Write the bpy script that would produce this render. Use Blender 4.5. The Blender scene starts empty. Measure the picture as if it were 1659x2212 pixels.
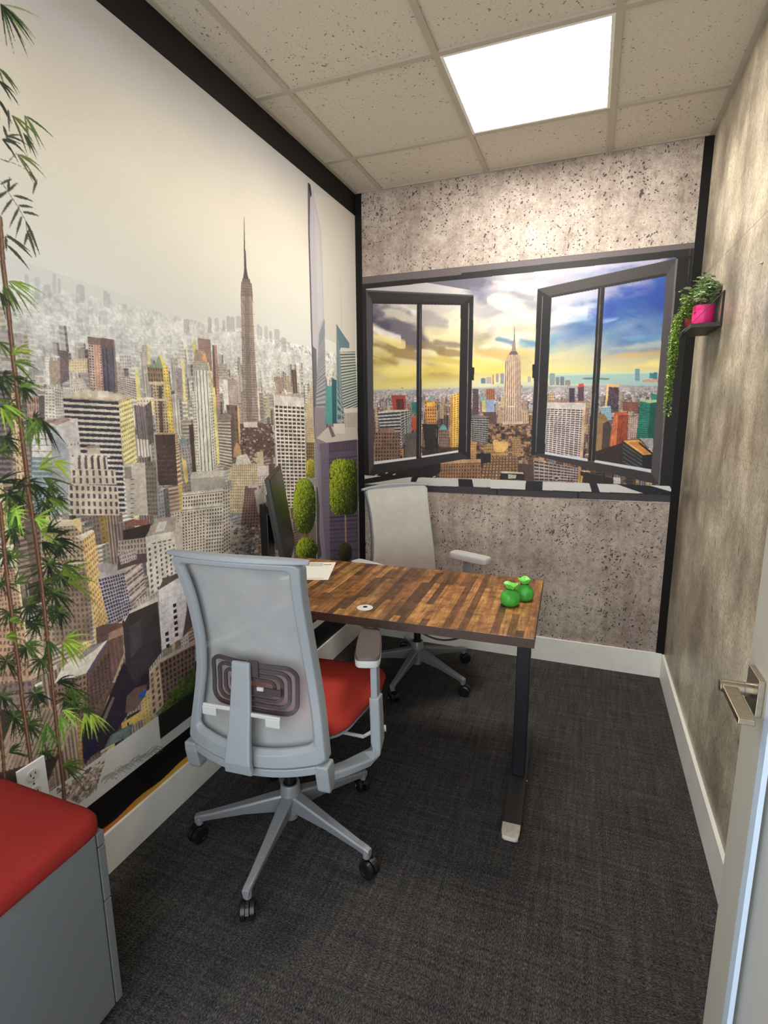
import bpy, bmesh, math, random
import numpy as np
from mathutils import Vector, Matrix

# ---------------------------------------------------------------- camera, world, lights, exposure
SC = bpy.context.scene
COL = SC.collection
ROOM_W, ROOM_H, BACK_Y = 1.84, 2.7344, 3.1226
FPX, CAM = 1143.18, np.array([1.3778, 0.0, 1.4625])
YAW, PITCH, ROLL = -0.3675, -0.1841, -0.0052
_f = np.array([math.sin(YAW)*math.cos(PITCH), math.cos(YAW)*math.cos(PITCH), math.sin(PITCH)])
_r = np.array([math.cos(YAW), -math.sin(YAW), 0.0])
_u = np.cross(_r, _f)
CR = _r*math.cos(ROLL)+_u*math.sin(ROLL)
CU = -_r*math.sin(ROLL)+_u*math.cos(ROLL)
CF = _f
cd = bpy.data.cameras.new('camera')
cam = bpy.data.objects.new('camera', cd)
COL.objects.link(cam)
cd.sensor_fit = 'HORIZONTAL'
cd.sensor_width = 36.0
cd.lens = FPX/1659*36.0
cd.clip_start = 0.02
cam.matrix_world = Matrix(((CR[0], CU[0], -CF[0], CAM[0]), (CR[1], CU[1], -CF[1], CAM[1]),
                           (CR[2], CU[2], -CF[2], CAM[2]), (0, 0, 0, 1)))
SC.camera = cam
SC.view_settings.view_transform = 'Standard'
SC.view_settings.look = 'None'
SC.view_settings.gamma = 1.0
SC.view_settings.exposure = 1.25
SC.cycles.use_denoising = True
SC.cycles.max_bounces = 10
SC.cycles.diffuse_bounces = 6
SC.cycles.transparent_max_bounces = 16
wd = bpy.data.worlds.new('hallway_daylight')
SC.world = wd
wd.use_nodes = True
wd.node_tree.nodes['Background'].inputs[0].default_value = (0.90, 0.95, 1.0, 1)
wd.node_tree.nodes['Background'].inputs[1].default_value = 1.40
PANEL_STRENGTH = 14.5

# ---------------------------------------------------------------- helpers
def s2l(c):
    c = c/255.0
    return c/12.92 if c <= 0.04045 else ((c+0.055)/1.055)**2.4
def rgb(r, g, b): return (s2l(r), s2l(g), s2l(b), 1.0)

def material(name, color, rough=0.6, metal=0.0, noise=0.0, nscale=40, bump=0.0, bscale=200, spec=0.5, coords='Object'):
    m = bpy.data.materials.new(name)
    m.use_nodes = True
    nt = m.node_tree
    b = nt.nodes['Principled BSDF']
    b.inputs['Base Color'].default_value = color
    b.inputs['Roughness'].default_value = rough
    b.inputs['Metallic'].default_value = metal
    b.inputs['Specular IOR Level'].default_value = spec
    tc = nt.nodes.new('ShaderNodeTexCoord')
    if noise > 0:
        n = nt.nodes.new('ShaderNodeTexNoise'); n.inputs['Scale'].default_value = nscale; n.inputs['Detail'].default_value = 4
        nt.links.new(tc.outputs[coords], n.inputs['Vector'])
        mr = nt.nodes.new('ShaderNodeMapRange')
        mr.inputs[1].default_value = 0.3; mr.inputs[2].default_value = 0.7
        mr.inputs[3].default_value = 1-noise; mr.inputs[4].default_value = 1+noise
        nt.links.new(n.outputs[0], mr.inputs[0])
        mx = nt.nodes.new('ShaderNodeVectorMath'); mx.operation = 'SCALE'
        mx.inputs[0].default_value = color[:3]
        nt.links.new(mr.outputs[0], mx.inputs['Scale'])
        nt.links.new(mx.outputs[0], b.inputs['Base Color'])
    if bump > 0:
        n2 = nt.nodes.new('ShaderNodeTexNoise'); n2.inputs['Scale'].default_value = bscale
        nt.links.new(tc.outputs[coords], n2.inputs['Vector'])
        bp = nt.nodes.new('ShaderNodeBump'); bp.inputs['Strength'].default_value = bump; bp.inputs['Distance'].default_value = 0.002
        nt.links.new(n2.outputs[0], bp.inputs['Height'])
        nt.links.new(bp.outputs[0], b.inputs['Normal'])
    return m

def link(name, me, mat=None, parent=None, bevel=0, smooth=False, loc=None, rot=None, subsurf=0, seg=2):
    o = bpy.data.objects.new(name, me)
    COL.objects.link(o)
    if mat is not None: me.materials.append(mat)
    if parent is not None: o.parent = parent
    if loc is not None: o.location = loc
    if rot is not None: o.rotation_euler = rot
    if smooth:
        me.polygons.foreach_set('use_smooth', [True]*len(me.polygons))
    if bevel > 0:
        md = o.modifiers.new('bevel', 'BEVEL'); md.width = bevel; md.segments = seg; md.limit_method = 'ANGLE'; md.angle_limit = math.radians(35)
        md.harden_normals = False
    if subsurf:
        md = o.modifiers.new('subsurf', 'SUBSURF'); md.levels = subsurf; md.render_levels = subsurf
    return o

def auto_smooth(o, ang=35):
    me = o.data
    me.polygons.foreach_set('use_smooth', [True]*len(me.polygons))
    bm = bmesh.new(); bm.from_mesh(me)
    for e in bm.edges:
        if len(e.link_faces) == 2 and e.calc_face_angle(0) > math.radians(ang): e.smooth = False
    bm.to_mesh(me); bm.free()
    return o

class MB:
    def __init__(s): s.v = []; s.f = []
    def add(s, vs, fs):
        n = len(s.v); s.v += [tuple(p) for p in vs]; s.f += [tuple(i+n for i in f) for f in fs]; return s
    def box(s, c, d, M=None):
        x, y, z = c; a, b, h = d[0]/2, d[1]/2, d[2]/2
        vs = [Vector((x+i*a, y+j*b, z+k*h)) for k in (-1, 1) for j in (-1, 1) for i in (-1, 1)]
        if M is not None: vs = [M @ p for p in vs]
        return s.add(vs, [(0, 2, 3, 1), (4, 5, 7, 6), (0, 1, 5, 4), (2, 6, 7, 3), (0, 4, 6, 2), (1, 3, 7, 5)])
    def lathe(s, prof, c=(0, 0, 0), n=32, axis='z', caps=True, wob=None):
        vs = []
        for k, (r, h) in enumerate(prof):
            for i in range(n):
                a = 2*math.pi*i/n
                rr = r*(wob(a, k, h) if wob else 1)
                p = (rr*math.cos(a), rr*math.sin(a), h)
                if axis == 'x': p = (p[2], p[0], p[1])
                elif axis == 'y': p = (p[0], p[2], p[1])
                vs.append((p[0]+c[0], p[1]+c[1], p[2]+c[2]))
        fs = [(k*n+i, k*n+(i+1) % n, (k+1)*n+(i+1) % n, (k+1)*n+i) for k in range(len(prof)-1) for i in range(n)]
        if caps: fs += [tuple(range(n-1, -1, -1)), tuple((len(prof)-1)*n+i for i in range(n))]
        return s.add(vs, fs)
    def tube(s, pts, r, n=8, closed=False):
        pts = [Vector(p) for p in pts]; m = len(pts); vs = []
        rs = r if isinstance(r, (list, tuple)) else [r]*m
        up = None
        for k, p in enumerate(pts):
            if closed: t = pts[(k+1) % m]-pts[k-1]
            else: t = pts[min(k+1, m-1)]-pts[max(k-1, 0)]
            t.normalize()
            if up is None:
                up = Vector((0, 0, 1)) if abs(t.z) < .9 else Vector((1, 0, 0))
            a = t.cross(up).normalized(); b = a.cross(t).normalized(); up = b
            for i in range(n):
                th = 2*math.pi*i/n
                vs.append(p+(a*math.cos(th)+b*math.sin(th))*rs[k])
        K = m if closed else m-1
        fs = [(k*n+i, k*n+(i+1) % n, ((k+1) % m)*n+(i+1) % n, ((k+1) % m)*n+i) for k in range(K) for i in range(n)]
        if not closed: fs += [tuple(range(n-1, -1, -1)), tuple((m-1)*n+i for i in range(n))]
        return s.add(vs, fs)
    def rings(s, rings, caps=True, closed=False):
        n = len(rings[0]); vs = [p for r in rings for p in r]; m = len(rings)
        K = m if closed else m-1
        fs = [(k*n+i, k*n+(i+1) % n, ((k+1) % m)*n+(i+1) % n, ((k+1) % m)*n+i) for k in range(K) for i in range(n)]
        if caps and not closed: fs += [tuple(range(n-1, -1, -1)), tuple((m-1)*n+i for i in range(n))]
        return s.add(vs, fs)
    def bar(s, pts, ws, ts, side):
        """rectangular section along pts; side = unit vector of the width axis"""
        pts = [Vector(p) for p in pts]; m = len(pts); R = []
        for k, p in enumerate(pts):
            t = (pts[min(k+1, m-1)]-pts[max(k-1, 0)]).normalized()
            a = Vector(side[k] if isinstance(side, list) else side)
            a = (a-t*a.dot(t)).normalized(); b = t.cross(a).normalized()
            w = (ws[k] if isinstance(ws, (list, tuple)) else ws)/2; h = (ts[k] if isinstance(ts, (list, tuple)) else ts)/2
            R.append([p+a*w+b*h, p-a*w+b*h, p-a*w-b*h, p+a*w-b*h])
        return s.rings(R)
    def mesh(s, name='m', fix=True):
        me = bpy.data.meshes.new(name); me.from_pydata(s.v, [], s.f); me.update()
        if fix:
            bm = bmesh.new(); bm.from_mesh(me); bmesh.ops.recalc_face_normals(bm, faces=bm.faces); bm.to_mesh(me); bm.free()
        return me
    def build(s, name, mat, parent=None, bevel=0, smooth=None, seg=2, **k):
        o = link(name, s.mesh(name), mat, parent, bevel, False, seg=seg, **k)
        if smooth: auto_smooth(o, smooth)
        return o

def thing(name, label, cat, loc=(0, 0, 0), rotz=0, group=None):
    o = bpy.data.objects.new(name, None); COL.objects.link(o)
    o.empty_display_size = 0.1
    o.location = loc; o.rotation_euler = (0, 0, rotz)
    return tag(o, label, cat, group)
def tag(o, label, cat, group=None):
    o['label'] = label; o['category'] = cat
    if group: o['group'] = group
    return o
def struct(o, label=None):
    o['kind'] = 'structure'
    if label: o['label'] = label
    return o

def ray(u, v): return CF+CR*(u-829.5)/FPX-CU*(v-1106)/FPX
def at(u, v, ax, val):
    d = ray(u, v); return CAM+d*((val-CAM[ax])/d[ax])

# ---------------------------------------------------------------- node materials for the room
def nodes_of(m):
    m.use_nodes = True
    nt = m.node_tree
    return nt, nt.nodes['Principled BSDF']
def N(nt, t, **k):
    n = nt.nodes.new(t)
    for a, b in k.items(): setattr(n, a, b)
    return n
def math_n(nt, op, a, b=None, clamp=False):
    n = N(nt, 'ShaderNodeMath', operation=op); n.use_clamp = clamp
    for i, x in enumerate((a, b)):
        if x is None: continue
        if isinstance(x, (int, float)): n.inputs[i].default_value = x
        else: nt.links.new(x, n.inputs[i])
    return n.outputs[0]
def ramp(nt, fac, stops, interp='LINEAR'):
    n = N(nt, 'ShaderNodeValToRGB'); cr = n.color_ramp; cr.interpolation = interp
    while len(cr.elements) < len(stops): cr.elements.new(0.5)
    for e, (p, c) in zip(cr.elements, stops): e.position = p; e.color = c
    nt.links.new(fac, n.inputs[0]); return n.outputs[0]
def mixc(nt, fac, a, b, mode='MIX'):
    n = N(nt, 'ShaderNodeMix', data_type='RGBA', blend_type=mode)
    for i, x in ((0, fac), (6, a), (7, b)):
        if isinstance(x, (int, float)): n.inputs[i].default_value = x
        elif isinstance(x, tuple): n.inputs[i].default_value = x
        else: nt.links.new(x, n.inputs[i])
    return n.outputs[2]
def mapped(nt, scale=(1, 1, 1), rot=(0, 0, 0), loc=(0, 0, 0)):
    tc = N(nt, 'ShaderNodeTexCoord'); mp = N(nt, 'ShaderNodeMapping')
    mp.inputs['Scale'].default_value = scale; mp.inputs['Rotation'].default_value = rot; mp.inputs['Location'].default_value = loc
    nt.links.new(tc.outputs['Object'], mp.inputs[0]); return mp.outputs[0]
def noise(nt, vec, scale, detail=3, rough=0.5, dist=0):
    n = N(nt, 'ShaderNodeTexNoise'); n.inputs['Scale'].default_value = scale; n.inputs['Detail'].default_value = detail
    n.inputs['Roughness'].default_value = rough; n.inputs['Distortion'].default_value = dist
    nt.links.new(vec, n.inputs['Vector']); return n.outputs[0]

def concrete_back():
    m = bpy.data.materials.new('cast_concrete_print'); nt, b = nodes_of(m)
    v = mapped(nt)
    big = noise(nt, v, 3.0, 4, 0.6)
    mid = noise(nt, v, 28, 6, 0.75)
    fine = noise(nt, v, 160, 3, 0.6)
    stv = mapped(nt, (16, 1, 0.7)); st = noise(nt, stv, 1.0, 4, 0.65)
    base = ramp(nt, mid, [(0.30, rgb(180, 174, 168)), (0.47, rgb(214, 209, 204)), (0.60, rgb(232, 228, 224)), (0.78, rgb(245, 240, 235))])
    tone = ramp(nt, big, [(0.34, rgb(214, 206, 200)), (0.62, rgb(255, 252, 246))])
    c = mixc(nt, 1.0, base, tone, 'MULTIPLY')
    c = mixc(nt, 1.0, c, ramp(nt, st, [(0.3, rgb(226, 221, 217)), (0.55, rgb(255, 255, 255))]), 'MULTIPLY')
    c = mixc(nt, 1.0, c, ramp(nt, fine, [(0.32, rgb(224, 219, 215)), (0.55, rgb(255, 255, 255))]), 'MULTIPLY')
    # pits: dark specks of two sizes, gathered by a slow noise
    def pits(sc, thr, seed, stretch):
        vv = mapped(nt, (1, 1, stretch), (0, 0.5, 0), (seed, 0, seed))
        wob = noise(nt, vv, 22, 2)
        wv = N(nt, 'ShaderNodeVectorMath', operation='ADD'); nt.links.new(vv, wv.inputs[0])
        sc_ = N(nt, 'ShaderNodeVectorMath', operation='SCALE'); sc_.inputs['Scale'].default_value = 0.05
        cmb = N(nt, 'ShaderNodeCombineXYZ'); nt.links.new(wob, cmb.inputs[0]); nt.links.new(wob, cmb.inputs[2])
        nt.links.new(cmb.outputs[0], sc_.inputs[0]); nt.links.new(sc_.outputs[0], wv.inputs[1])
        vo = N(nt, 'ShaderNodeTexVoronoi', voronoi_dimensions='3D'); vo.inputs['Scale'].default_value = sc
        nt.links.new(wv.outputs[0], vo.inputs['Vector'])
        sep = N(nt, 'ShaderNodeSeparateColor'); nt.links.new(vo.outputs['Color'], sep.inputs[0])
        size = math_n(nt, 'MULTIPLY', math_n(nt, 'POWER', sep.outputs[0], 4.0), thr)
        clus = noise(nt, v, 5.5, 2)
        size = math_n(nt, 'MULTIPLY', size, math_n(nt, 'MULTIPLY', clus, 2.1))
        return math_n(nt, 'MULTIPLY', math_n(nt, 'SUBTRACT', size, vo.outputs['Distance']), 12, True)
    p = math_n(nt, 'MAXIMUM', pits(62, 0.46, 3, 1.5), pits(30, 0.24, 7, 1.2))
    p = math_n(nt, 'MAXIMUM', p, pits(120, 0.50, 11, 0.8))
    c = mixc(nt, math_n(nt, 'MULTIPLY', p, 0.88), c, rgb(52, 42, 40))
    c = mixc(nt, 1.0, c, rgb(219, 211, 207), 'MULTIPLY')
    nt.links.new(c, b.inputs['Base Color']); b.inputs['Roughness'].default_value = 0.62
    return m

def concrete_side():
    m = bpy.data.materials.new('smooth_concrete_print'); nt, b = nodes_of(m)
    v = mapped(nt)
    big = noise(nt, v, 2.2, 4, 0.6); mid = noise(nt, v, 20, 6, 0.7)
    st = noise(nt, mapped(nt, (1, 5, 1.1)), 1.6, 4, 0.6)
    base = ramp(nt, mid, [(0.3, rgb(216, 210, 196)), (0.7, rgb(246, 240, 226))])
    c = mixc(nt, 1.0, base, ramp(nt, big, [(0.32, rgb(186, 182, 176)), (0.66, rgb(255, 252, 246))]), 'MULTIPLY')
    c = mixc(nt, 1.0, c, ramp(nt, st, [(0.28, rgb(216, 213, 210)), (0.6, rgb(255, 255, 255))]), 'MULTIPLY')
    fine = noise(nt, mapped(nt, (1, 2.2, 1)), 90, 4, 0.7)
    c = mixc(nt, 1.0, c, ramp(nt, fine, [(0.36, rgb(186, 180, 174)), (0.55, rgb(255, 255, 255))]), 'MULTIPLY')
    vo = N(nt, 'ShaderNodeTexVoronoi'); vo.inputs['Scale'].default_value = 7
    nt.links.new(mapped(nt, (1, 2.0, 0.8), (0.3, 0, 0), (0, 1.3, 2.2)), vo.inputs['Vector'])
    sep = N(nt, 'ShaderNodeSeparateColor'); nt.links.new(vo.outputs['Color'], sep.inputs[0])
    size = math_n(nt, 'MULTIPLY', math_n(nt, 'POWER', sep.outputs[0], 3), 0.17)
    p = math_n(nt, 'MULTIPLY', math_n(nt, 'SUBTRACT', size, vo.outputs['Distance']), 16, True)
    c = mixc(nt, math_n(nt, 'MULTIPLY', p, 0.6), c, rgb(70, 62, 56))
    c = mixc(nt, 1.0, c, ramp(nt, big, [(0.36, rgb(206, 200, 192)), (0.62, rgb(250, 247, 240))]), 'MULTIPLY')
    # pour joints: one level line and one slanted hairline
    tc = N(nt, 'ShaderNodeTexCoord'); sx = N(nt, 'ShaderNodeSeparateXYZ'); nt.links.new(tc.outputs['Object'], sx.inputs[0])
    z, y = sx.outputs[2], sx.outputs[1]
    # slanted crack through (y 2.57, z 2.08) and (y 2.04, z 2.058)
    dz = math_n(nt, 'ABSOLUTE', math_n(nt, 'SUBTRACT', z, math_n(nt, 'ADD', math_n(nt, 'MULTIPLY', y, 0.0415), 1.973)))
    ln = math_n(nt, 'LESS_THAN', dz, 0.0016)
    dz2 = math_n(nt, 'ABSOLUTE', math_n(nt, 'SUBTRACT', z, 1.31)); ln2 = math_n(nt, 'LESS_THAN', dz2, 0.0012)
    c = mixc(nt, math_n(nt, 'MULTIPLY', ln, 0.55), c, rgb(78, 70, 64))
    c = mixc(nt, math_n(nt, 'MULTIPLY', ln2, 0.3), c, rgb(90, 82, 76))
    nt.links.new(c, b.inputs['Base Color']); b.inputs['Roughness'].default_value = 0.38
    return m

def carpet_mat():
    m = bpy.data.materials.new('charcoal_loop_carpet'); nt, b = nodes_of(m)
    tc = N(nt, 'ShaderNodeTexCoord')
    ck = N(nt, 'ShaderNodeTexChecker'); ck.inputs['Scale'].default_value = 2.0
    nt.links.new(tc.outputs['Object'], ck.inputs['Vector'])
    wob = noise(nt, mapped(nt), 5, 3)
    def weave(scale):
        a = noise(nt, mapped(nt, scale), 1.0, 5, 0.75)
        return a
    a = weave((330, 120, 1)); c2 = weave((120, 330, 1))
    mx = N(nt, 'ShaderNodeMix', data_type='FLOAT'); nt.links.new(ck.outputs['Fac'], mx.inputs[0]); nt.links.new(a, mx.inputs[2]); nt.links.new(c2, mx.inputs[3])
    big = noise(nt, mapped(nt, (60, 4, 1)), 1.0, 4, 0.7); big2 = noise(nt, mapped(nt, (4, 60, 1)), 1.0, 4, 0.7)
    s = math_n(nt, 'ADD', mx.outputs[0], math_n(nt, 'MULTIPLY', math_n(nt, 'SUBTRACT', math_n(nt, 'ADD', big, big2), 1.0), 0.22))
    c = ramp(nt, s, [(0.34, rgb(20, 19, 20)), (0.47, rgb(52, 50, 50)), (0.60, rgb(88, 85, 83)), (0.74, rgb(128, 124, 120))])
    nt.links.new(c, b.inputs['Base Color']); b.inputs['Roughness'].default_value = 0.95
    b.inputs['Specular IOR Level'].default_value = 0.15
    bp = N(nt, 'ShaderNodeBump'); bp.inputs['Strength'].default_value = 0.8; bp.inputs['Distance'].default_value = 0.003
    nt.links.new(mx.outputs[0], bp.inputs['Height']); nt.links.new(bp.outputs[0], b.inputs['Normal'])
    return m

def ceiling_mat():
    m = bpy.data.materials.new('fissured_ceiling_tile'); nt, b = nodes_of(m)
    v = mapped(nt)
    base = ramp(nt, noise(nt, v, 220, 3, 0.6), [(0.3, rgb(198, 189, 172)), (0.7, rgb(214, 206, 190))])
    vo = N(nt, 'ShaderNodeTexVoronoi'); vo.inputs['Scale'].default_value = 75
    wv = N(nt, 'ShaderNodeVectorMath', operation='ADD')
    nn = N(nt, 'ShaderNodeTexNoise'); nn.inputs['Scale'].default_value = 55
    nt.links.new(v, nn.inputs['Vector']); sc = N(nt, 'ShaderNodeVectorMath', operation='SCALE'); sc.inputs['Scale'].default_value = 0.035
    nt.links.new(nn.outputs['Color'], sc.inputs[0]); nt.links.new(v, wv.inputs[0]); nt.links.new(sc.outputs[0], wv.inputs[1])
    nt.links.new(wv.outputs[0], vo.inputs['Vector'])
    sep = N(nt, 'ShaderNodeSeparateColor'); nt.links.new(vo.outputs['Color'], sep.inputs[0])
    size = math_n(nt, 'MULTIPLY', math_n(nt, 'POWER', sep.outputs[0], 1.7), 0.44)
    clus = noise(nt, v, 2.2, 1)
    size = math_n(nt, 'MULTIPLY', size, ramp(nt, clus, [(0.38, (0.62, 0.62, 0.62, 1)), (0.62, (1, 1, 1, 1))]))
    p = math_n(nt, 'MULTIPLY', math_n(nt, 'SUBTRACT', size, vo.outputs['Distance']), 12, True)
    c = mixc(nt, math_n(nt, 'MULTIPLY', p, 0.75), base, rgb(92, 78, 62))
    nt.links.new(c, b.inputs['Base Color']); b.inputs['Roughness'].default_value = 0.9
    return m

def wood_mat():
    m = bpy.data.materials.new('butcher_block_laminate'); nt, b = nodes_of(m)
    # planks run along local x; brick texture gives the staggered staves
    tc = N(nt, 'ShaderNodeTexCoord')
    mp = N(nt, 'ShaderNodeMapping'); nt.links.new(tc.outputs['Object'], mp.inputs[0])
    mp.inputs['Rotation'].default_value = (0, 0, math.radians(90)); mp.inputs['Location'].default_value = (0.13, 0.4, 0)
    def brick(off, w, h):
        br = N(nt, 'ShaderNodeTexBrick'); br.offset = off; br.squash = 1
        br.inputs['Scale'].default_value = 1; br.inputs['Brick Width'].default_value = w; br.inputs['Row Height'].default_value = h
        br.inputs['Mortar Size'].default_value = 0.0; br.inputs['Bias'].default_value = 0
        br.inputs['Color1'].default_value = (0, 0, 0, 1); br.inputs['Color2'].default_value = (1, 1, 1, 1)
        nt.links.new(mp.outputs[0], br.inputs['Vector']); return br.outputs['Color']
    k1 = brick(0.37, 0.40, 0.027)
    gr = N(nt, 'ShaderNodeMapping'); nt.links.new(mp.outputs[0], gr.inputs[0]); gr.inputs['Scale'].default_value = (6, 90, 1)
    g = noise(nt, gr.outputs[0], 1.0, 5, 0.7, 0.4)
    gm = noise(nt, mp.outputs[0], 18, 4, 0.7)
    c = ramp(nt, k1, [(0.0, rgb(96, 66, 44)), (0.25, rgb(126, 84, 50)), (0.5, rgb(168, 112, 62)), (0.75, rgb(206, 150, 88)), (1.0, rgb(136, 104, 64))])
    c = mixc(nt, 1.0, c, ramp(nt, g, [(0.3, rgb(150, 140, 132)), (0.6, rgb(255, 255, 255))]), 'MULTIPLY')
    c = mixc(nt, 1.0, c, ramp(nt, gm, [(0.34, rgb(170, 158, 150)), (0.6, rgb(255, 255, 255))]), 'MULTIPLY')
    nt.links.new(c, b.inputs['Base Color']); b.inputs['Roughness'].default_value = 0.42
    return m

M = {}
M['white'] = material('white_trim_paint', rgb(236, 234, 226), 0.45, noise=0.05, nscale=9)
M['black_trim'] = material('black_frame_print', rgb(14, 12, 11), 0.6, spec=.25)
M['concrete'] = concrete_back()
M['concrete_side'] = concrete_side()
M['carpet'] = carpet_mat()
M['tile'] = ceiling_mat()
M['tbar'] = material('ceiling_grid_metal', rgb(178, 170, 152), 0.5)
M['plain'] = material('plain_wall_paint', rgb(200, 196, 186), 0.7)

# ---------------------------------------------------------------- room shell
def slab(name, c, d, mat, label=None):
    return struct(MB().box(c, d).build(name, mat), label)
Y0 = -0.45
YL = BACK_Y-Y0; YC = (BACK_Y+Y0)/2
slab('floor', (ROOM_W/2, YC, -0.05), (ROOM_W+0.3, YL+0.3, 0.1), M['carpet'], 'charcoal patterned carpet floor')
slab('ceiling', (ROOM_W/2, YC, ROOM_H+0.055), (ROOM_W+0.3, YL+0.3, 0.1), M['tile'], 'suspended ceiling of speckled beige tiles')
slab('wall_left', (-0.075, YC, ROOM_H/2), (0.15, YL, ROOM_H+0.01), M['plain'])
slab('wall_back', (ROOM_W/2, BACK_Y+0.075, ROOM_H/2), (ROOM_W+0.3, 0.15, ROOM_H+0.01), M['concrete'], 'back wall papered with pitted concrete print')
slab('wall_right', (ROOM_W+0.075, YC, ROOM_H/2), (0.15, YL, ROOM_H+0.01), M['concrete_side'], 'right wall papered with smooth concrete print')
BH, BT = 0.141, 0.013
slab('baseboard_left', (BT/2, YC, BH/2), (BT, YL, BH), M['white'])
slab('baseboard_back', (ROOM_W/2, BACK_Y-BT/2, BH/2), (ROOM_W, BT, BH), M['white'])
slab('baseboard_right', (ROOM_W-BT/2, YC, BH/2), (BT, YL, BH), M['white'])
# black corner strips and the band under the ceiling
slab('trim_1', (0.0215, BACK_Y-0.002, (ROOM_H+BH)/2), (0.043, 0.004, ROOM_H-BH), M['black_trim'], 'black strip up the left back corner')
slab('trim_2', (1.8195, BACK_Y-0.002, (ROOM_H+BH)/2), (0.041, 0.004, ROOM_H-BH), M['black_trim'], 'black strip up the right back corner')
slab('trim_3', (0.003, YC, ROOM_H-0.06), (0.006, YL, 0.12), M['black_trim'], 'black band along the top of the left wall')
# ceiling grid
gx = [0.1671+0.61*i for i in range(3)]
gy = [BACK_Y-0.4117-0.6083*i for i in range(6)]
g = MB()
for x in gx: g.box((x, YC, ROOM_H+0.001), (0.024, YL, 0.008))
for y in gy: g.box((ROOM_W/2, y, ROOM_H+0.001), (ROOM_W, 0.024, 0.0078))
struct(g.build('trim_4', M['tbar']), 'painted metal grid between ceiling tiles')
g = MB()
for x in (0.011, ROOM_W-0.011): g.box((x, YC, ROOM_H+0.0005), (0.022, YL, 0.0085))
g.box((ROOM_W/2, BACK_Y-0.006, ROOM_H+0.0005), (ROOM_W, 0.012, 0.0083))
struct(g.build('trim_5', M['tbar']), 'metal wall angle round the ceiling edge')

# ceiling light panel
lx0, lx1, ly1 = gx[1]+0.012, gx[2]-0.012, gy[0]-0.012
ly0 = gy[1]+0.012
lp = thing('ceiling_light_panel', 'glowing square flat light panel set in the tiled ceiling', 'ceiling light', ((lx0+lx1)/2, (ly0+ly1)/2, ROOM_H))
w_, d_ = lx1-lx0, ly1-ly0
fr = MB()
for sx in (-1, 1):
    fr.box((sx*(w_/2-0.006), 0, 0.0), (0.012, d_, 0.006)); fr.box((0, sx*(d_/2-0.006), 0), (w_-0.024, 0.012, 0.006))
fr.build('frame', material('panel_frame_white', rgb(235, 232, 222), 0.4), lp)
mL = bpy.data.materials.new('glowing_diffuser'); ntl, bl = nodes_of(mL)
em = N(ntl, 'ShaderNodeEmission'); em.inputs[0].default_value = (1.0, 0.955, 0.875, 1); em.inputs[1].default_value = PANEL_STRENGTH
ntl.links.new(em.outputs[0], ntl.nodes['Material Output'].inputs[0])
MB().box((0, 0, 0.001), (w_-0.024, d_-0.024, 0.003)).build('diffuser', mL, lp)

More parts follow.
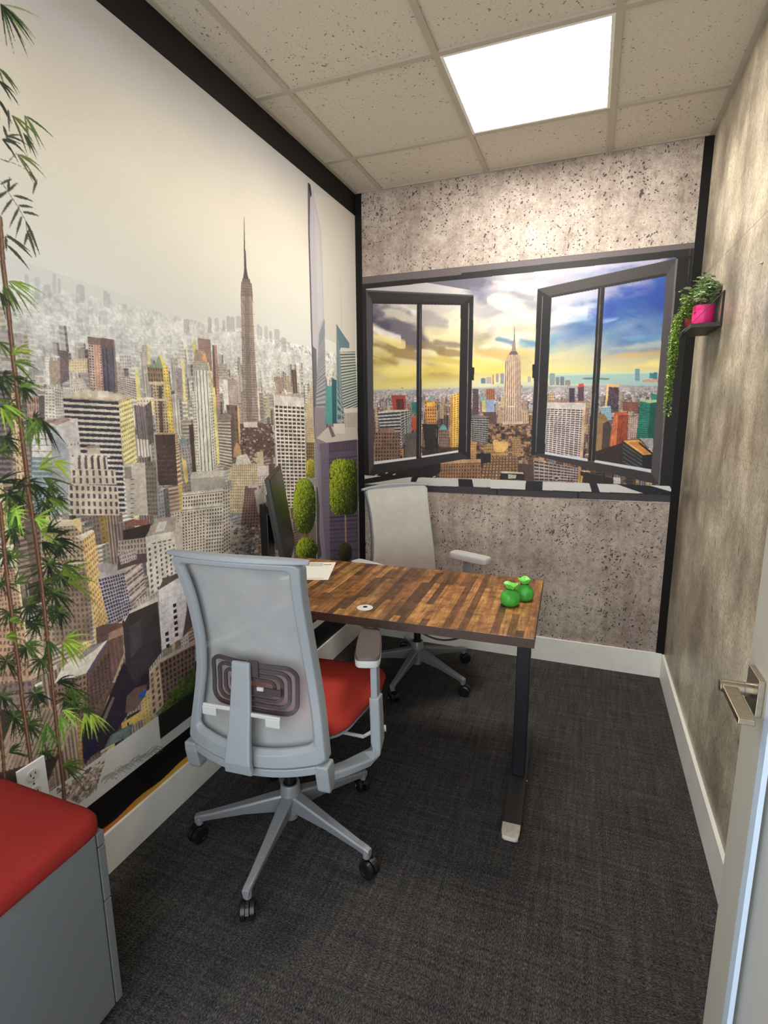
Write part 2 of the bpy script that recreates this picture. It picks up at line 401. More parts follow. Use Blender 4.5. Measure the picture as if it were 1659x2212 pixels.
# ---------------------------------------------------------------- printed wall graphics (colours of the print held per vertex)
class Canvas:
    """raster of the printed sheet in wall metres; shapes are listed in reference points on the wall"""
    def __init__(s, ax, val, a0, a1, z0, z1, dens):
        s.ax, s.val, s.a0, s.a1, s.z0, s.z1, s.d = ax, val, a0, a1, z0, z1, dens
        s.W = int((a1-a0)*dens); s.H = int((z1-z0)*dens)
        s.im = np.zeros((s.H, s.W, 3), np.float32)
        s.ai = 1 if ax == 0 else 0
        s.rng = np.random.RandomState(5)
        s.fr = (0, 0, 1)
    def frame(s, ox, oy, sc): s.fr = (ox, oy, sc)
    def pt(s, p):
        ox, oy, sc = s.fr
        q = at(ox+p[0]/sc, oy+p[1]/sc, s.ax, s.val)
        return ((q[s.ai]-s.a0)*s.d, (s.z1-q[2])*s.d)
    def pts(s, ps): return np.array([s.pt(p) for p in ps])
    def bbox(s, P):
        x0 = max(0, int(np.floor(P[:, 0].min()))); x1 = min(s.W, int(np.ceil(P[:, 0].max()))+1)
        y0 = max(0, int(np.floor(P[:, 1].min()))); y1 = min(s.H, int(np.ceil(P[:, 1].max()))+1)
        return x0, x1, y0, y1
    def mask(s, P):
        x0, x1, y0, y1 = s.bbox(P)
        if x1 <= x0 or y1 <= y0: return None
        xx = np.arange(x0, x1)[None, :]+0.5; yy = np.arange(y0, y1)[:, None]+0.5
        m = np.zeros((y1-y0, x1-x0), bool)
        n = len(P)
        for i in range(n):
            ax_, ay = P[i]; bx, by = P[(i+1) % n]
            if ay == by: continue
            c = (ay > yy) != (by > yy)
            xi = ax_+(yy-ay)*(bx-ax_)/(by-ay)
            m ^= c & (xx < xi)
        return x0, x1, y0, y1, m
    def P(s, ps, col, a=1.0, raw=False, tex=0):
        Q = np.array(ps, float) if raw else s.pts(ps)
        r = s.mask(Q)
        if r is None: return
        x0, x1, y0, y1, m = r
        v = s.im[y0:y1, x0:x1]
        c = np.array(col, np.float32)
        if tex:
            c = c+(s.rng.rand(y1-y0, x1-x0, 1)-0.5)*tex
            v[m] = v[m]*(1-a)+c[m]*a
        else: v[m] = v[m]*(1-a)+c*a
    def Fc(s, q, wall, win, nx, ny, fx=0.5, fy=0.6, jit=14, tex=8, a=1.0, grad=0.0, skew=0, raw=False):
        """facade: quad TL,TR,BR,BL with an nx by ny window grid"""
        Q = np.array(q, float) if raw else s.pts(q); r = s.mask(Q)
        if r is None: return
        x0, x1, y0, y1, m = r
        src = Q; A = []; b = []
        for (x, y), (u, v) in zip(src, [(0, 0), (1, 0), (1, 1), (0, 1)]):
            A.append([x, y, 1, 0, 0, 0, -u*x, -u*y]); b.append(u)
            A.append([0, 0, 0, x, y, 1, -v*x, -v*y]); b.append(v)
        try: h = np.linalg.solve(np.array(A), np.array(b))
        except Exception: return
        xx, yy = np.meshgrid(np.arange(x0, x1)+0.5, np.arange(y0, y1)+0.5)
        w = h[6]*xx+h[7]*yy+1
        U = (h[0]*xx+h[1]*yy+h[2])/w; V = (h[3]*xx+h[4]*yy+h[5])/w
        cu = U*nx; cv = V*ny+skew*U
        iu = np.floor(cu).astype(int); iv = np.floor(cv).astype(int)
        fu = np.abs(cu-iu-0.5)*2; fv = np.abs(cv-iv-0.5)*2
        wm = ((fu < fx) | (nx <= 1)) & ((fv < fy) | (ny <= 1))
        rnd = s.rng.rand(512)
        j = (rnd[(iu*31+iv*17) % 512]-0.5)*2*jit
        c = np.where(wm[..., None], np.array(win, np.float32)+j[..., None], np.array(wall, np.float32))
        c = c+(s.rng.rand(*U.shape, 1)-0.5)*tex
        if grad: c = c*(1+grad*(V[..., None]-0.5))
        v = s.im[y0:y1, x0:x1]
        v[m] = v[m]*(1-a)+c[m]*a
    def line(s, p, q, w, col, a=1.0):
        A, B = s.pts([p, q]); d = B-A; L = np.hypot(*d)+1e-6; n = np.array([-d[1], d[0]])/L*w/2*s.d
        s.P([A+n, B+n, B-n, A-n], col, a, raw=True)
    def poly_line(s, ps, w, col, col2=None):
        for a, b in zip(ps[:-1], ps[1:]):
            s.line(a, b, w, col)
        if col2 is not None:
            for a, b in zip(ps[:-1], ps[1:]): s.line((a[0]+3, a[1]), (b[0]+3, b[1]), w*0.3, col2)
    def clutter(s, a0, a1, ztop0, ztop1, zbot, n, s0, s1, pal0, pal1, tall=2.2, hz=None):
        """many small blocks, the far ones first; zt interpolates, size grows downwards"""
        R = s.rng
        for k in range(n):
            t = k/n
            a = a0+(a1-a0)*R.rand()
            zt = ztop0+(ztop1-ztop0)*(a-a0)/(a1-a0)
            z = zt+(zbot-zt)*t + R.randn()*0.01
            sz = s0+(s1-s0)*t
            w = sz*(0.5+R.rand()); h = sz*tall*(0.35+R.rand()**2*1.3)
            X0 = int((a-w/2-s.a0)*s.d); X1 = int((a+w/2-s.a0)*s.d)+1
            Yt = int((s.z1-z-h/2)*s.d); Yb_ = int((s.z1-z+h)*s.d)
            X0 = max(X0, 0); Yt = max(Yt, 0)
            if X1 <= X0 or Yb_ <= Yt: continue
            pi = R.randint(len(pal0)); tt = min(1, t*1.15)
            c = np.array(pal0[pi], np.float32)*(1-tt)+np.array(pal1[pi], np.float32)*tt
            v = s.im[Yt:Yb_, X0:X1]
            if v.size == 0: continue
            sp = int((X1-X0)*0.62)
            v[:] = c
            v[:, sp:] = c*0.72
            hh, ww = v.shape[:2]
            if ww > 5:
                step = max(2, int(0.006*s.d*(0.6+t)));
                v[1::step, 1:-1] *= 0.78
                v[:, 1::step+1] *= 0.92
            rt = max(1, int(0.0035*s.d*(1+2*t)))
            v[:rt] = c*1.18+8
    def towers(s, n, a0, a1, z0, z1, w0, w1, pal, darkpal, hz0=0.0, hz1=0.0, seed=3):
        """random upright blocks with window grids, upper (farther) ones first and paler"""
        R = np.random.RandomState(seed)
        for k in range(n):
            t = k/n; a = a0+(a1-a0)*R.rand(); z = z1+(z0-z1)*t+R.randn()*.015
            w = (w0+(w1-w0)*t)*(.7+.6*R.rand()); h = w*(1.2+R.rand()*2.6); d = w*(.25+R.rand()*.35); sl = .10+R.rand()*.12
            hz = hz0*(1-t)+hz1*t; ci = R.randint(len(pal)); f = 0.86+R.rand()*.26
            col = np.array(pal[ci])*f*(1-hz)+np.array([222, 222, 216])*hz; dk = np.array(darkpal[ci])*f*(1-hz)+np.array([214, 214, 210])*hz
            X = lambda q: (q-s.a0)*s.d
            Y = lambda q: (s.z1-q)*s.d
            nx = max(2, int(w/.011)); ny = max(3, int(h/.013)); sty = R.randint(3)
            q1 = [(X(a), Y(z+h)), (X(a+w), Y(z+h)), (X(a+w), Y(z-h)), (X(a), Y(z-h))]
            q2 = [(X(a+w), Y(z+h)), (X(a+w+d), Y(z+h+d*sl)), (X(a+w+d), Y(z-h)), (X(a+w), Y(z-h))]
            s.Fc(q1, col, dk, 1 if sty == 2 else nx, 1 if sty == 1 else ny*2, .5, .5, raw=True)
            lit = R.rand() < .35
            sc = col*1.0+np.array([26, 14, -36])*(1-hz) if lit else col*.70
            s.Fc(q2, np.clip(sc, 0, 245), np.clip(sc*.8, 0, 245), max(1, nx//2), ny*2, .5, .5, raw=True)
            s.P([(X(a), Y(z+h)), (X(a+d*.9), Y(z+h+d*sl)), (X(a+w+d), Y(z+h+d*sl)), (X(a+w), Y(z+h))], np.clip(col*1.12+6, 0, 244), raw=True, tex=16)
            if R.rand() < .6:
                bx = a+w*.3+d*.3; s.P([(X(bx), Y(z+h+w*.12)), (X(bx+w*.3), Y(z+h+w*.12)), (X(bx+w*.3), Y(z+h)), (X(bx), Y(z+h))], col*.9, raw=True)
    def finish(s, row0, amt=.16, sat=.88, seed=40):
        """photographic grain of the enlarged print"""
        h = s.H-row0; v = s.im[row0:]
        n = fbm(h, s.W, 26, 4, seed); m = fbm(h, s.W, 5, 2, seed+1)
        g = v.mean(2, keepdims=True); v[:] = g+(v-g)*sat
        v *= (1+((n-.5)*1.5+(m-.5)*.9)*amt)[..., None]
        v += (s.rng.rand(h, s.W, 1)-.5)*12
        np.clip(v, 0, 248, out=v)
    def cloud(s, p, q, w, col, a, nf):
        A, B = s.pts([p, q]); w = w*s.d
        x0, x1 = int(max(0, min(A[0], B[0])-2.5*w)), int(min(s.W, max(A[0], B[0])+2.5*w)); y0, y1 = int(max(0, min(A[1], B[1])-2.5*w)), int(min(s.H, max(A[1], B[1])+2.5*w))
        if x1 <= x0 or y1 <= y0: return
        X, Y = np.meshgrid(np.arange(x0, x1), np.arange(y0, y1)); nn = nf[y0:y1, x0:x1]
        D_ = B-A; L = D_@D_+1e-6
        t = np.clip(((X-A[0])*D_[0]+(Y-A[1])*D_[1])/L, 0, 1)
        d = np.hypot(X-A[0]-t*D_[0], (Y-A[1]-t*D_[1])*1.15)/(w*1.25)+nn*.85
        k = ((lambda q: q*q*(3-2*q))(np.clip((1.6-d)/1.6, 0, 1))*a)[..., None]
        v = s.im[y0:y1, x0:x1]; v[:] = v*(1-k)+np.array(col, np.float32)*k
    def grime(s, rows_from, amt=0.3, seed=4):
        h = s.H-rows_from
        n = fbm(h, s.W, 9, 3, seed); m = fbm(h, s.W, 3, 1, seed+1)
        k = 1+((n-0.5)*1.6+(m-0.5)*0.7)*amt
        s.im[rows_from:] = np.clip(s.im[rows_from:]*k[..., None], 0, 250)
    def leaves(s, P, n, size, dark, light, lightdir=(-0.6, -0.8), ps=None):
        r = s.mask(P)
        if r is None: return
        x0, x1, y0, y1, m = r
        s.im[y0:y1, x0:x1][m] = np.array(dark, np.float32)*0.6
        R = s.rng; ys, xs = np.nonzero(m)
        cx, cy = xs.mean(), ys.mean(); rx, ry = xs.max()-xs.min()+1, ys.max()-ys.min()+1
        idx = R.randint(len(xs), size=n)
        for k in idx:
            x, y = xs[k], ys[k]
            lt = ((x-cx)/rx*lightdir[0]+(y-cy)/ry*lightdir[1])*1.3+0.42+R.randn()*0.24
            lt = min(1, max(0, lt))
            c = np.array(dark)*(1-lt)+np.array(light)*lt
            a = R.rand()*math.pi*2; L = size*s.d*(0.7+0.6*R.rand()); w = L*0.38
            d = np.array([math.cos(a), math.sin(a)]); nn = np.array([-d[1], d[0]])
            o = np.array([x+x0, y+y0])
            s.P([o-d*L/2, o+nn*w/2, o+d*L/2, o-nn*w/2], c, raw=True)
    def leaf(s, p, ang, L, w, col, bend=0.25):
        """lance-shaped leaf, px units of the reference"""
        c = []; d = np.array([math.cos(ang), math.sin(ang)]); nn = np.array([-d[1], d[0]])
        o = np.array(p, float)
        ts = [0, 0.15, 0.35, 0.6, 0.85, 1.0]; wd_ = [0.15, 0.7, 1.0, 0.75, 0.28, 0]
        up = [o+d*L*t+np.array([0, 1])*bend*L*t*t+nn*w/2*k for t, k in zip(ts, wd_)]
        dn = [o+d*L*t+np.array([0, 1])*bend*L*t*t-nn*w/2*k for t, k in zip(ts, wd_)]
        s.P(up+dn[::-1], col)
    def frond(s, p, ang, n, L, col, spread=1.3, w=None, bend=0.3):
        R = s.rng
        for i in range(n):
            a = ang+(i/(max(1, n-1))-0.5)*spread*2+R.randn()*0.12
            k = 0.75+R.rand()*0.45
            c = np.clip(np.array(col)*(0.72+R.rand()*0.55), 0, 235)
            s.leaf(p, a, L*k, (w or L*0.15)*(0.8+0.4*R.rand()), c, bend*(0.6+R.rand()*0.8))

def fbm(H, W, cell, octs=5, seed=1, ax=1.0):
    R = np.random.RandomState(seed); out = np.zeros((H, W), np.float32); amp = 1; tot = 0
    for o in range(octs):
        gh = int(H/cell)+3; gw = int(W/(cell*ax))+3
        gr = R.rand(gh, gw).astype(np.float32)
        y = np.arange(H)/cell; x = np.arange(W)/(cell*ax)
        yi = y.astype(int); xi = x.astype(int); fy = (y-yi); fx = (x-xi)
        fy = (fy*fy*(3-2*fy))[:, None]; fx = (fx*fx*(3-2*fx))[None, :]
        a = gr[yi][:, xi]; b = gr[yi][:, xi+1]; c = gr[yi+1][:, xi]; d = gr[yi+1][:, xi+1]
        out += amp*((a*(1-fx)+b*fx)*(1-fy)+(c*(1-fx)+d*fx)*fy); tot += amp
        amp *= 0.5; cell = max(2, cell/2)
    return out/tot

PRINT_GAIN = 0.93
def print_mesh(cv, name, cols, rows, thick, mat, facing):
    """sheet mesh whose vertices sample the canvas; cols/rows are metre coordinates"""
    A = np.asarray(cols); Z = np.asarray(rows)
    ce = np.concatenate([[A[0]], (A[1:]+A[:-1])/2, [A[-1]]]); re = np.concatenate([[Z[0]], (Z[1:]+Z[:-1])/2, [Z[-1]]])
    px = np.clip((ce-cv.a0)*cv.d, 0, cv.W); py = np.clip((cv.z1-re)*cv.d, 0, cv.H)
    S = np.zeros((cv.H+1, cv.W+1, 3)); S[1:, 1:] = np.cumsum(np.cumsum(cv.im.astype(np.float64), 0), 1)
    def samp(y, x):
        y = np.clip(y, 0, cv.H); x = np.clip(x, 0, cv.W)
        yi = np.minimum(y.astype(int), cv.H-1); xi = np.minimum(x.astype(int), cv.W-1)
        fy = (y-yi)[:, None, None]; fx = (x-xi)[None, :, None]
        return (S[yi][:, xi]*(1-fx)+S[yi][:, xi+1]*fx)*(1-fy)+(S[yi+1][:, xi]*(1-fx)+S[yi+1][:, xi+1]*fx)*fy
    G = samp(py, px)
    box = (G[1:, 1:]-G[:-1, 1:]-G[1:, :-1]+G[:-1, :-1])
    area = (py[1:]-py[:-1])[:, None, None]*(px[1:]-px[:-1])[None, :, None]
    c = box/np.where(np.abs(area) < 1e-9, 1e-9, area)
    c = np.clip(c, 0, 255)/255
    lin = np.where(c <= 0.04045, c/12.92, ((c+0.055)/1.055)**2.4)*PRINT_GAIN
    nr, nc = len(Z), len(A)
    AA, ZZ = np.meshgrid(A, Z)
    n = nr*nc
    co = np.zeros((n+4, 3), np.float32)
    if facing == 'x':
        co[:n, 0] = thick; co[:n, 1] = AA.ravel(); co[:n, 2] = ZZ.ravel()
    else:
        co[:n, 1] = BACK_Y-thick; co[:n, 0] = AA.ravel(); co[:n, 2] = ZZ.ravel()
    i = (np.arange(nr-1)[:, None]*nc+np.arange(nc-1)[None, :]).ravel()
    # rows run top to bottom
    quads = np.stack([i, i+nc, i+nc+1, i+1], 1) if facing == 'x' else np.stack([i, i+nc, i+nc+1, i+1], 1)
    # skirts to the wall so that the sheet has thickness
    corners = [0, nc-1, n-1, n-nc]
    for k, ci in enumerate(corners):
        co[n+k] = co[ci]
        if facing == 'x': co[n+k, 0] = 0
        else: co[n+k, 1] = BACK_Y
    top = list(range(0, nc)); right = list(range(nc-1, n, nc)); bot = list(range(n-1, n-nc-1, -1)); left = list(range(n-nc, -1, -nc))
    me = bpy.data.meshes.new(name)
    loops = [quads.ravel()]; sizes = [np.full(len(quads), 4)]
    for edge, (a, b) in zip((top, right, bot, left), ((0, 1), (1, 2), (2, 3), (3, 0))):
        loops.append(np.array([n+a, n+b]+edge[::-1])); sizes.append(np.array([len(edge)+2]))
    L = np.concatenate(loops).astype(np.int32); sz = np.concatenate(sizes).astype(np.int32)
    st = np.concatenate([[0], np.cumsum(sz)[:-1]]).astype(np.int32)
    me.vertices.add(n+4); me.vertices.foreach_set('co', co.ravel())
    me.loops.add(len(L)); me.loops.foreach_set('vertex_index', L)
    me.polygons.add(len(sz)); me.polygons.foreach_set('loop_start', st); me.polygons.foreach_set('loop_total', sz)
    me.update(calc_edges=True)
    at_ = me.color_attributes.new('print', 'FLOAT_COLOR', 'POINT')
    data = np.ones((n+4, 4), np.float32); data[:n, :3] = lin.reshape(-1, 3)
    for k, ci in enumerate(corners): data[n+k] = data[ci]
    at_.data.foreach_set('color', data.ravel())
    o = bpy.data.objects.new(name, me); COL.objects.link(o); me.materials.append(mat)
    return o

def print_mat(name, rough):
    m = bpy.data.materials.new(name); nt, b = nodes_of(m)
    a = N(nt, 'ShaderNodeVertexColor'); a.layer_name = 'print'
    n = noise(nt, mapped(nt), 260, 2)
    c = mixc(nt, 1.0, a.outputs[0], ramp(nt, n, [(0.3, (0.94, 0.94, 0.94, 1)), (0.7, (1, 1, 1, 1))]), 'MULTIPLY')
    nt.links.new(c, b.inputs['Base Color']); b.inputs['Roughness'].default_value = rough
    b.inputs['Specular IOR Level'].default_value = 0.35
    return m

# ---------------------------------------------------------------- left wall: skyline print
def paint_left():
    c = Canvas(0, 0.0, 0.0, BACK_Y, 0.141, 2.6145, 620)
    H, W = c.H, c.W
    yy = (c.z1-(np.arange(H)+0.5)/c.d)[:, None]; xx = (c.a0+(np.arange(W)+0.5)/c.d)[None, :]
    # sky: pale at the skyline, cream in the middle, grey near the top edge: print tone plus some painted-in light falloff
    t = np.clip((yy-1.70)/0.92, 0, 1)+0*xx
    n1 = fbm(H, W, 420, 5, 3, 1.6); n2 = fbm(H, W, 160, 5, 9, 2.2)
    stops = [(0, (222, 224, 220)), (0.25, (229, 227, 218)), (0.5, (235, 228, 212)), (0.75, (222, 215, 203)), (0.9, (206, 203, 202)), (1.0, (194, 190, 184))]
    sky = np.zeros((H, W, 3), np.float32)
    tt = np.clip(t+(n1-0.5)*0.35, 0, 1)
    for k in range(3): sky[..., k] = np.interp(tt, [s[0] for s in stops], [s[1][k] for s in stops])
    sky += ((n2-0.5)*22)[..., None]*np.array([0.9, 0.9, 1.0])
    warm = np.exp(-(((xx-1.5)/0.8)**2+((yy-2.12)/0.28)**2))[..., None]
    sky = sky*(1-0.35*warm)+np.array([238, 228, 204])*0.35*warm
    c.im[:] = np.clip(sky, 0, 250)
    A = lambda: c.frame(0, 500, 3.6857); B = lambda: c.frame(380, 500, 3.6857)
    D = lambda: c.frame(0, 1050, 3.3023); E = lambda: c.frame(0, 1500, 3.1067)
    Cf = lambda: c.frame(350, 1000, 3.0164); G = lambda: c.frame(540, 960, 5.184)
    R = c.rng
    # haze layers and the far city
    haze = [(206, 206, 204), (196, 196, 198), (214, 210, 204), (188, 188, 192), (222, 218, 210)]
    mid = [(196, 182, 170), (158, 148, 144), (222, 208, 190), (140, 128, 124), (176, 160, 148)]
    near = [(206, 182, 152), (112, 94, 84), (232, 214, 186), (82, 68, 64), (150, 124, 104), (176, 150, 122)]
    def hline(a): return 1.812-0.062*(a-0.95)
    Yb = int((c.z1-1.76)*c.d)
    for i in range(W):
        a = c.a0+i/c.d; y0 = int((c.z1-hline(a))*c.d)
        k = np.linspace(0, 1, H-y0)[:, None]
        c.im[y0:, i] = np.array([204, 204, 202])*(1-k)+np.array([92, 78, 72])*k
    c.clutter(0, BACK_Y, hline(0), hline(BACK_Y), 1.66, 2600, 0.010, 0.020, haze, haze, 1.6)
    c.clutter(0, BACK_Y, hline(0)-0.07, hline(BACK_Y)-0.07, 1.50, 3000, 0.016, 0.034, haze, mid, 1.9)
    c.clutter(0, BACK_Y, 1.58, 1.54, 1.15, 1700, 0.03, 0.065, mid+haze[:1], near, 2.3)
    c.clutter(0, BACK_Y, 1.22, 1.22, 0.42, 1000, 0.055, 0.11, near, near, 2.4)
    # broken texture of streets and roofs, then aerial haze that thickens towards the skyline
    yr = int((c.z1-1.80)*c.d)
    c.grime(yr, 0.42)
    zz = (c.z1-(np.arange(H)+0.5)/c.d)
    hzf = np.interp(zz, [1.0, 1.3, 1.5, 1.66, 1.82], [0.0, 0.10, 0.40, 0.76, 0.97])[:, None, None]
    hzc = np.array([224, 224, 219], np.float32)
    msk = (yy < (1.812-0.062*(xx-0.95))+.04)[..., None]
    c.im[:] = np.where(msk, c.im*(1-hzf)+hzc*hzf, c.im)
    pal = [(206, 188, 166), (158, 140, 128), (222, 212, 196), (124, 106, 100), (190, 164, 140), (176, 172, 172), (232, 222, 206)]
    dpl = [(140, 118, 104), (104, 90, 88), (150, 138, 130), (86, 72, 72), (124, 100, 86), (122, 120, 128), (150, 140, 132)]
    c.towers(230, -.05, 3.1, 1.42, 1.66, .016, .030, pal, dpl, .70, .30, 31)
    c.towers(230, -.05, 3.1, 1.16, 1.44, .030, .055, pal, dpl, .28, .06, 32)
    c.towers(110, -.05, 3.1, .50, 1.12, .06, .10, pal, dpl, .0, .0, 33)
    # distant towers in the haze
    A()
    for x0, y0, x1, y1 in [(190, 350, 225, 480), (268, 370, 312, 540), (335, 430, 402, 530), (413, 340, 442, 500), (455, 380, 478, 490), (600, 430, 664, 570), (640, 440, 668, 560), (818, 480, 850, 600), (845, 500, 872, 610), (600, 620, 700, 720), (780, 640, 850, 740), (1455, 705, 1500, 810)]:
        cc = 196+R.randint(-8, 8); c.P([(x0, y0), ((x0+x1)/2, y0-12), (x1, y0+4), (x1+4, y1), (x0+3, y1)], (cc-4, cc-2, cc+2), 0.75, tex=8)
    B()
    for x0, y0, x1, y1 in [(55, 705, 102, 830), (250, 690, 280, 810), (303, 695, 337, 800), (367, 710, 388, 790), (398, 680, 428, 800), (430, 685, 462, 800), (475, 678, 515, 770), (640, 745, 665, 860), (668, 765, 682, 860), (700, 760, 728, 880), (738, 800, 762, 880), (780, 783, 822, 930), (832, 850, 876, 960), (888, 900, 905, 960), (920, 990, 990, 1050)]:
        cc = 190+R.randint(-10, 8); c.P([(x0, y0), ((x0+x1)/2, y0-10), (x1, y0+4), (x1+3, y1), (x0+2, y1)], (cc, cc-4, cc-3), 0.8, tex=8)
    # middle distance
    A()
    c.Fc([(385, 1030), (470, 1030), (478, 1215), (395, 1225)], (188, 168, 150), (140, 118, 104), 7, 16, .5, .5)
    c.Fc([(470, 945), (540, 955), (548, 1180), (478, 1215)], (128, 112, 112), (108, 92, 94), 4, 14)
    c.Fc([(545, 1020), (690, 1010), (695, 1120), (548, 1125)], (232, 212, 174), (186, 160, 130), 7, 5, .4, .5)
    c.Fc([(560, 1170), (655, 1165), (700, 1260), (560, 1290)], (226, 216, 200), (150, 138, 134), 8, 5, .4, .7)
    c.Fc([(355, 1240), (430, 1240), (440, 1490), (352, 1480)], (228, 220, 208), (160, 146, 140), 3, 10, .6, .4)
    c.Fc([(430, 1240), (500, 1260), (505, 1480), (440, 1490)], (212, 202, 192), (138, 126, 124), 4, 10, .6, .4)
    c.Fc([(210, 1320), (300, 1310), (310, 1520), (215, 1510)], (196, 160, 140), (120, 96, 92), 5, 3, .4, .8)
    c.P([(300, 1310), (350, 1305), (352, 1500), (310, 1500)], (108, 96, 98))
    c.Fc([(930, 1150), (1075, 1165), (1090, 1345), (940, 1285)], (218, 208, 192), (128, 116, 116), 9, 9, .8, .5)
    c.P([(1070, 1100), (1100, 1105), (1118, 1345), (1085, 1345)], (238, 226, 142), tex=30)
    c.Fc([(945, 985), (1040, 985), (1045, 1090), (950, 1090)], (212, 204, 200), (160, 152, 156), 5, 4)
    c.Fc([(1125, 905), (1185, 905), (1192, 1060), (1130, 1060)], (206, 196, 184), (170, 160, 152), 5, 9)
    c.P([(1165, 905), (1187, 903), (1194, 1060), (1172, 1060)], (232, 220, 160))
    c.Fc([(1395, 1080), (1470, 1090), (1475, 1350), (1410, 1340)], (184, 170, 164), (130, 118, 120), 5, 12)
    c.P([(1445, 1010), (1462, 1015), (1478, 1350), (1462, 1350)], (238, 222, 160))
    # brown tower with three orange piers
    c.Fc([(693, 838), (800, 852), (826, 1270), (716, 1258)], (214, 190, 174), (112, 92, 90), 5, 20, .62, .55)
    for k in (0.50, 0.72, 0.98):
        x0 = 693+107*k; x1 = 716+110*k; c.P([(x0-7, 845), (x0+7, 845), (x1+7, 1266), (x1-7, 1264)], (214, 150, 124))
    c.P([(693, 835), (800, 850), (802, 905), (697, 900)], (128, 104, 100), 0.8)
    c.Fc([(795, 850), (905, 862), (932, 1280), (822, 1270)], (118, 100, 106), (84, 88, 108), 4, 1, .6, 1, tex=10)
    c.P([(795, 848), (905, 860), (910, 935), (802, 930)], (122, 98, 98), tex=8)
    c.P([(895, 862), (908, 862), (935, 1280), (915, 1280)], (150, 126, 122))
    # green pyramid tower
    c.Fc([(1168, 1075), (1290, 1082), (1302, 1215), (1178, 1205)], (146, 122, 98), (96, 78, 66), 6, 3, .4, .6)
    c.Fc([(1213, 1195), (1320, 1195), (1342, 1605), (1240, 1605)], (196, 176, 146), (84, 68, 60), 5, 17, .42, .55)
    c.P([(1255, 1230), (1285, 1230), (1300, 1600), (1270, 1600)], (72, 58, 52), .75, tex=40)
    c.Fc([(1290, 1075), (1332, 1075), (1388, 1610), (1342, 1605)], (240, 212, 108), (190, 148, 72), 2, 20, .5, .5)
    c.P([(1180, 1078), (1235, 1048), (1262, 985), (1286, 992), (1326, 1078), (1296, 1090)], (142, 164, 132))
    c.P([(1262, 985), (1286, 992), (1328, 1078), (1296, 1088)], (240, 222, 118))
    c.P([(1210, 1330), (1345, 1330), (1347, 1350), (1212, 1350)], (214, 196, 160)); c.P([(1178, 1195), (1330, 1195), (1332, 1215), (1180, 1218)], (214, 196, 160))
    # grey towers in between
    c.Fc([(1060, 1370), (1190, 1345), (1230, 1600), (1195, 1690), (1085, 1690)], (140, 124, 122), (108, 94, 98), 6, 14, .6, .6) if False else None
    c.Fc([(1062, 1380), (1150, 1395), (1185, 1660), (1090, 1650)], (142, 128, 128), (112, 100, 106), 5, 1, .5, 1)
    c.Fc([(1150, 1390), (1200, 1345), (1225, 1680), (1185, 1700)], (112, 96, 94), (90, 76, 76), 3, 14)
    # large banded block
    c.Fc([(497, 1318), (940, 1345), (995, 2240), (575, 2240)], (226, 210, 196), (52, 58, 68), 1, 21, 1, .56, jit=4, tex=26)
    for k in range(26):
        t = k/26; x0 = 497+443*t; c.line((x0, 1320+25*t), (x0+56+18*(1-t), 2240), 0.0016, (150, 140, 136), .35)
    c.Fc([(940, 1345), (1045, 1308), (1090, 1830), (985, 1900)], (242, 230, 160), (172, 150, 92), 7, 14, .7, .42, skew=0)
    c.P([(497, 1318), (690, 1262), (1045, 1306), (940, 1345)], (218, 202, 176), tex=14)
    c.P([(690, 1262), (720, 1258), (725, 1318), (690, 1318)], (236, 222, 200)); c.P([(775, 1270), (860, 1272), (862, 1325), (778, 1318)], (236, 226, 206)); c.P([(497, 1318), (940, 1345), (1045, 1306), (1045, 1314), (940, 1356), (497, 1330)], (190, 170, 140))
    # left edge towers
    c.Fc([(-200, 1110), (92, 1105), (100, 1960), (-200, 1960)], (140, 124, 124), (92, 82, 92), 2, 20, .8, .5, tex=20)
    c.Fc([(75, 1290), (112, 1290), (200, 1985), (135, 1985)], (232, 196, 152), (150, 116, 90), 2, 18, .4, .5)
    # grey glass block
    c.Fc([(245, 1555), (405, 1560), (425, 2240), (255, 2240)], (176, 194, 196), (128, 148, 156), 2, 17, .95, .6, jit=6)
    c.P([(250, 1600), (405, 1600), (412, 1800), (252, 1800)], (222, 216, 208)); [c.line((250, 1600+50*k), (410, 1602+50*k), .002, (130, 120, 120)) for k in range(5)]
    c.P([(400, 1545), (530, 1545), (560, 1950), (545, 2240), (425, 2240)], (172, 176, 184)); c.P([(430, 1545), (530, 1545), (545, 1750)], (206, 204, 200))
    c.P([(526, 1545), (615, 1490), (642, 1800), (562, 1960)], (208, 200, 194), tex=8)
    for a, b in [(560, 1690), (585, 1690), (612, 1680), (570, 1780), (596, 1770)]: c.P([(a, b), (a+9, b-3), (a+10, b+12), (a+1, b+15)], (120, 106, 106))
    c.P([(365, 1545), (480, 1480), (618, 1490), (526, 1545)], (226, 208, 190), tex=24); c.P([(400, 1520), (500, 1470), (560, 1500), (450, 1545)], (140, 120, 112), .6, tex=60)
    # stepped stone tower
    st, wn = (218, 200, 178), (92, 84, 94)
    c.P([(690, 1720), (790, 1715), (795, 1775), (690, 1775)], (206, 190, 172), tex=10); c.P([(685, 1705), (788, 1700), (792, 1722), (688, 1726)], (160, 146, 136))
    c.Fc([(600, 1780), (848, 1795), (860, 1900), (602, 1890)], st, wn, 5, 1, .42, 1, tex=14)
    for k in range(6): c.P([(598+50*k, 1770), (622+50*k, 1770), (622+50*k, 1800), (598+50*k, 1800)], (228, 212, 192))
    c.Fc([(558, 1890), (912, 1895), (925, 2015), (560, 2015)], st, wn, 7, 2, .35, .7, tex=14)
    c.Fc([(538, 2010), (935, 2025), (950, 2260), (545, 2260)], st, wn, 9, 4, .45, .6, tex=14)
    # blank stone slab and its shaded side
    c.P([(980, 1850), (1150, 1838), (1175, 2260), (1010, 2260)], (204, 194, 180), tex=8)
    for k in range(9): c.line((1035, 1975+38*k), (1062, 1973+38*k), .003, (120, 108, 100))
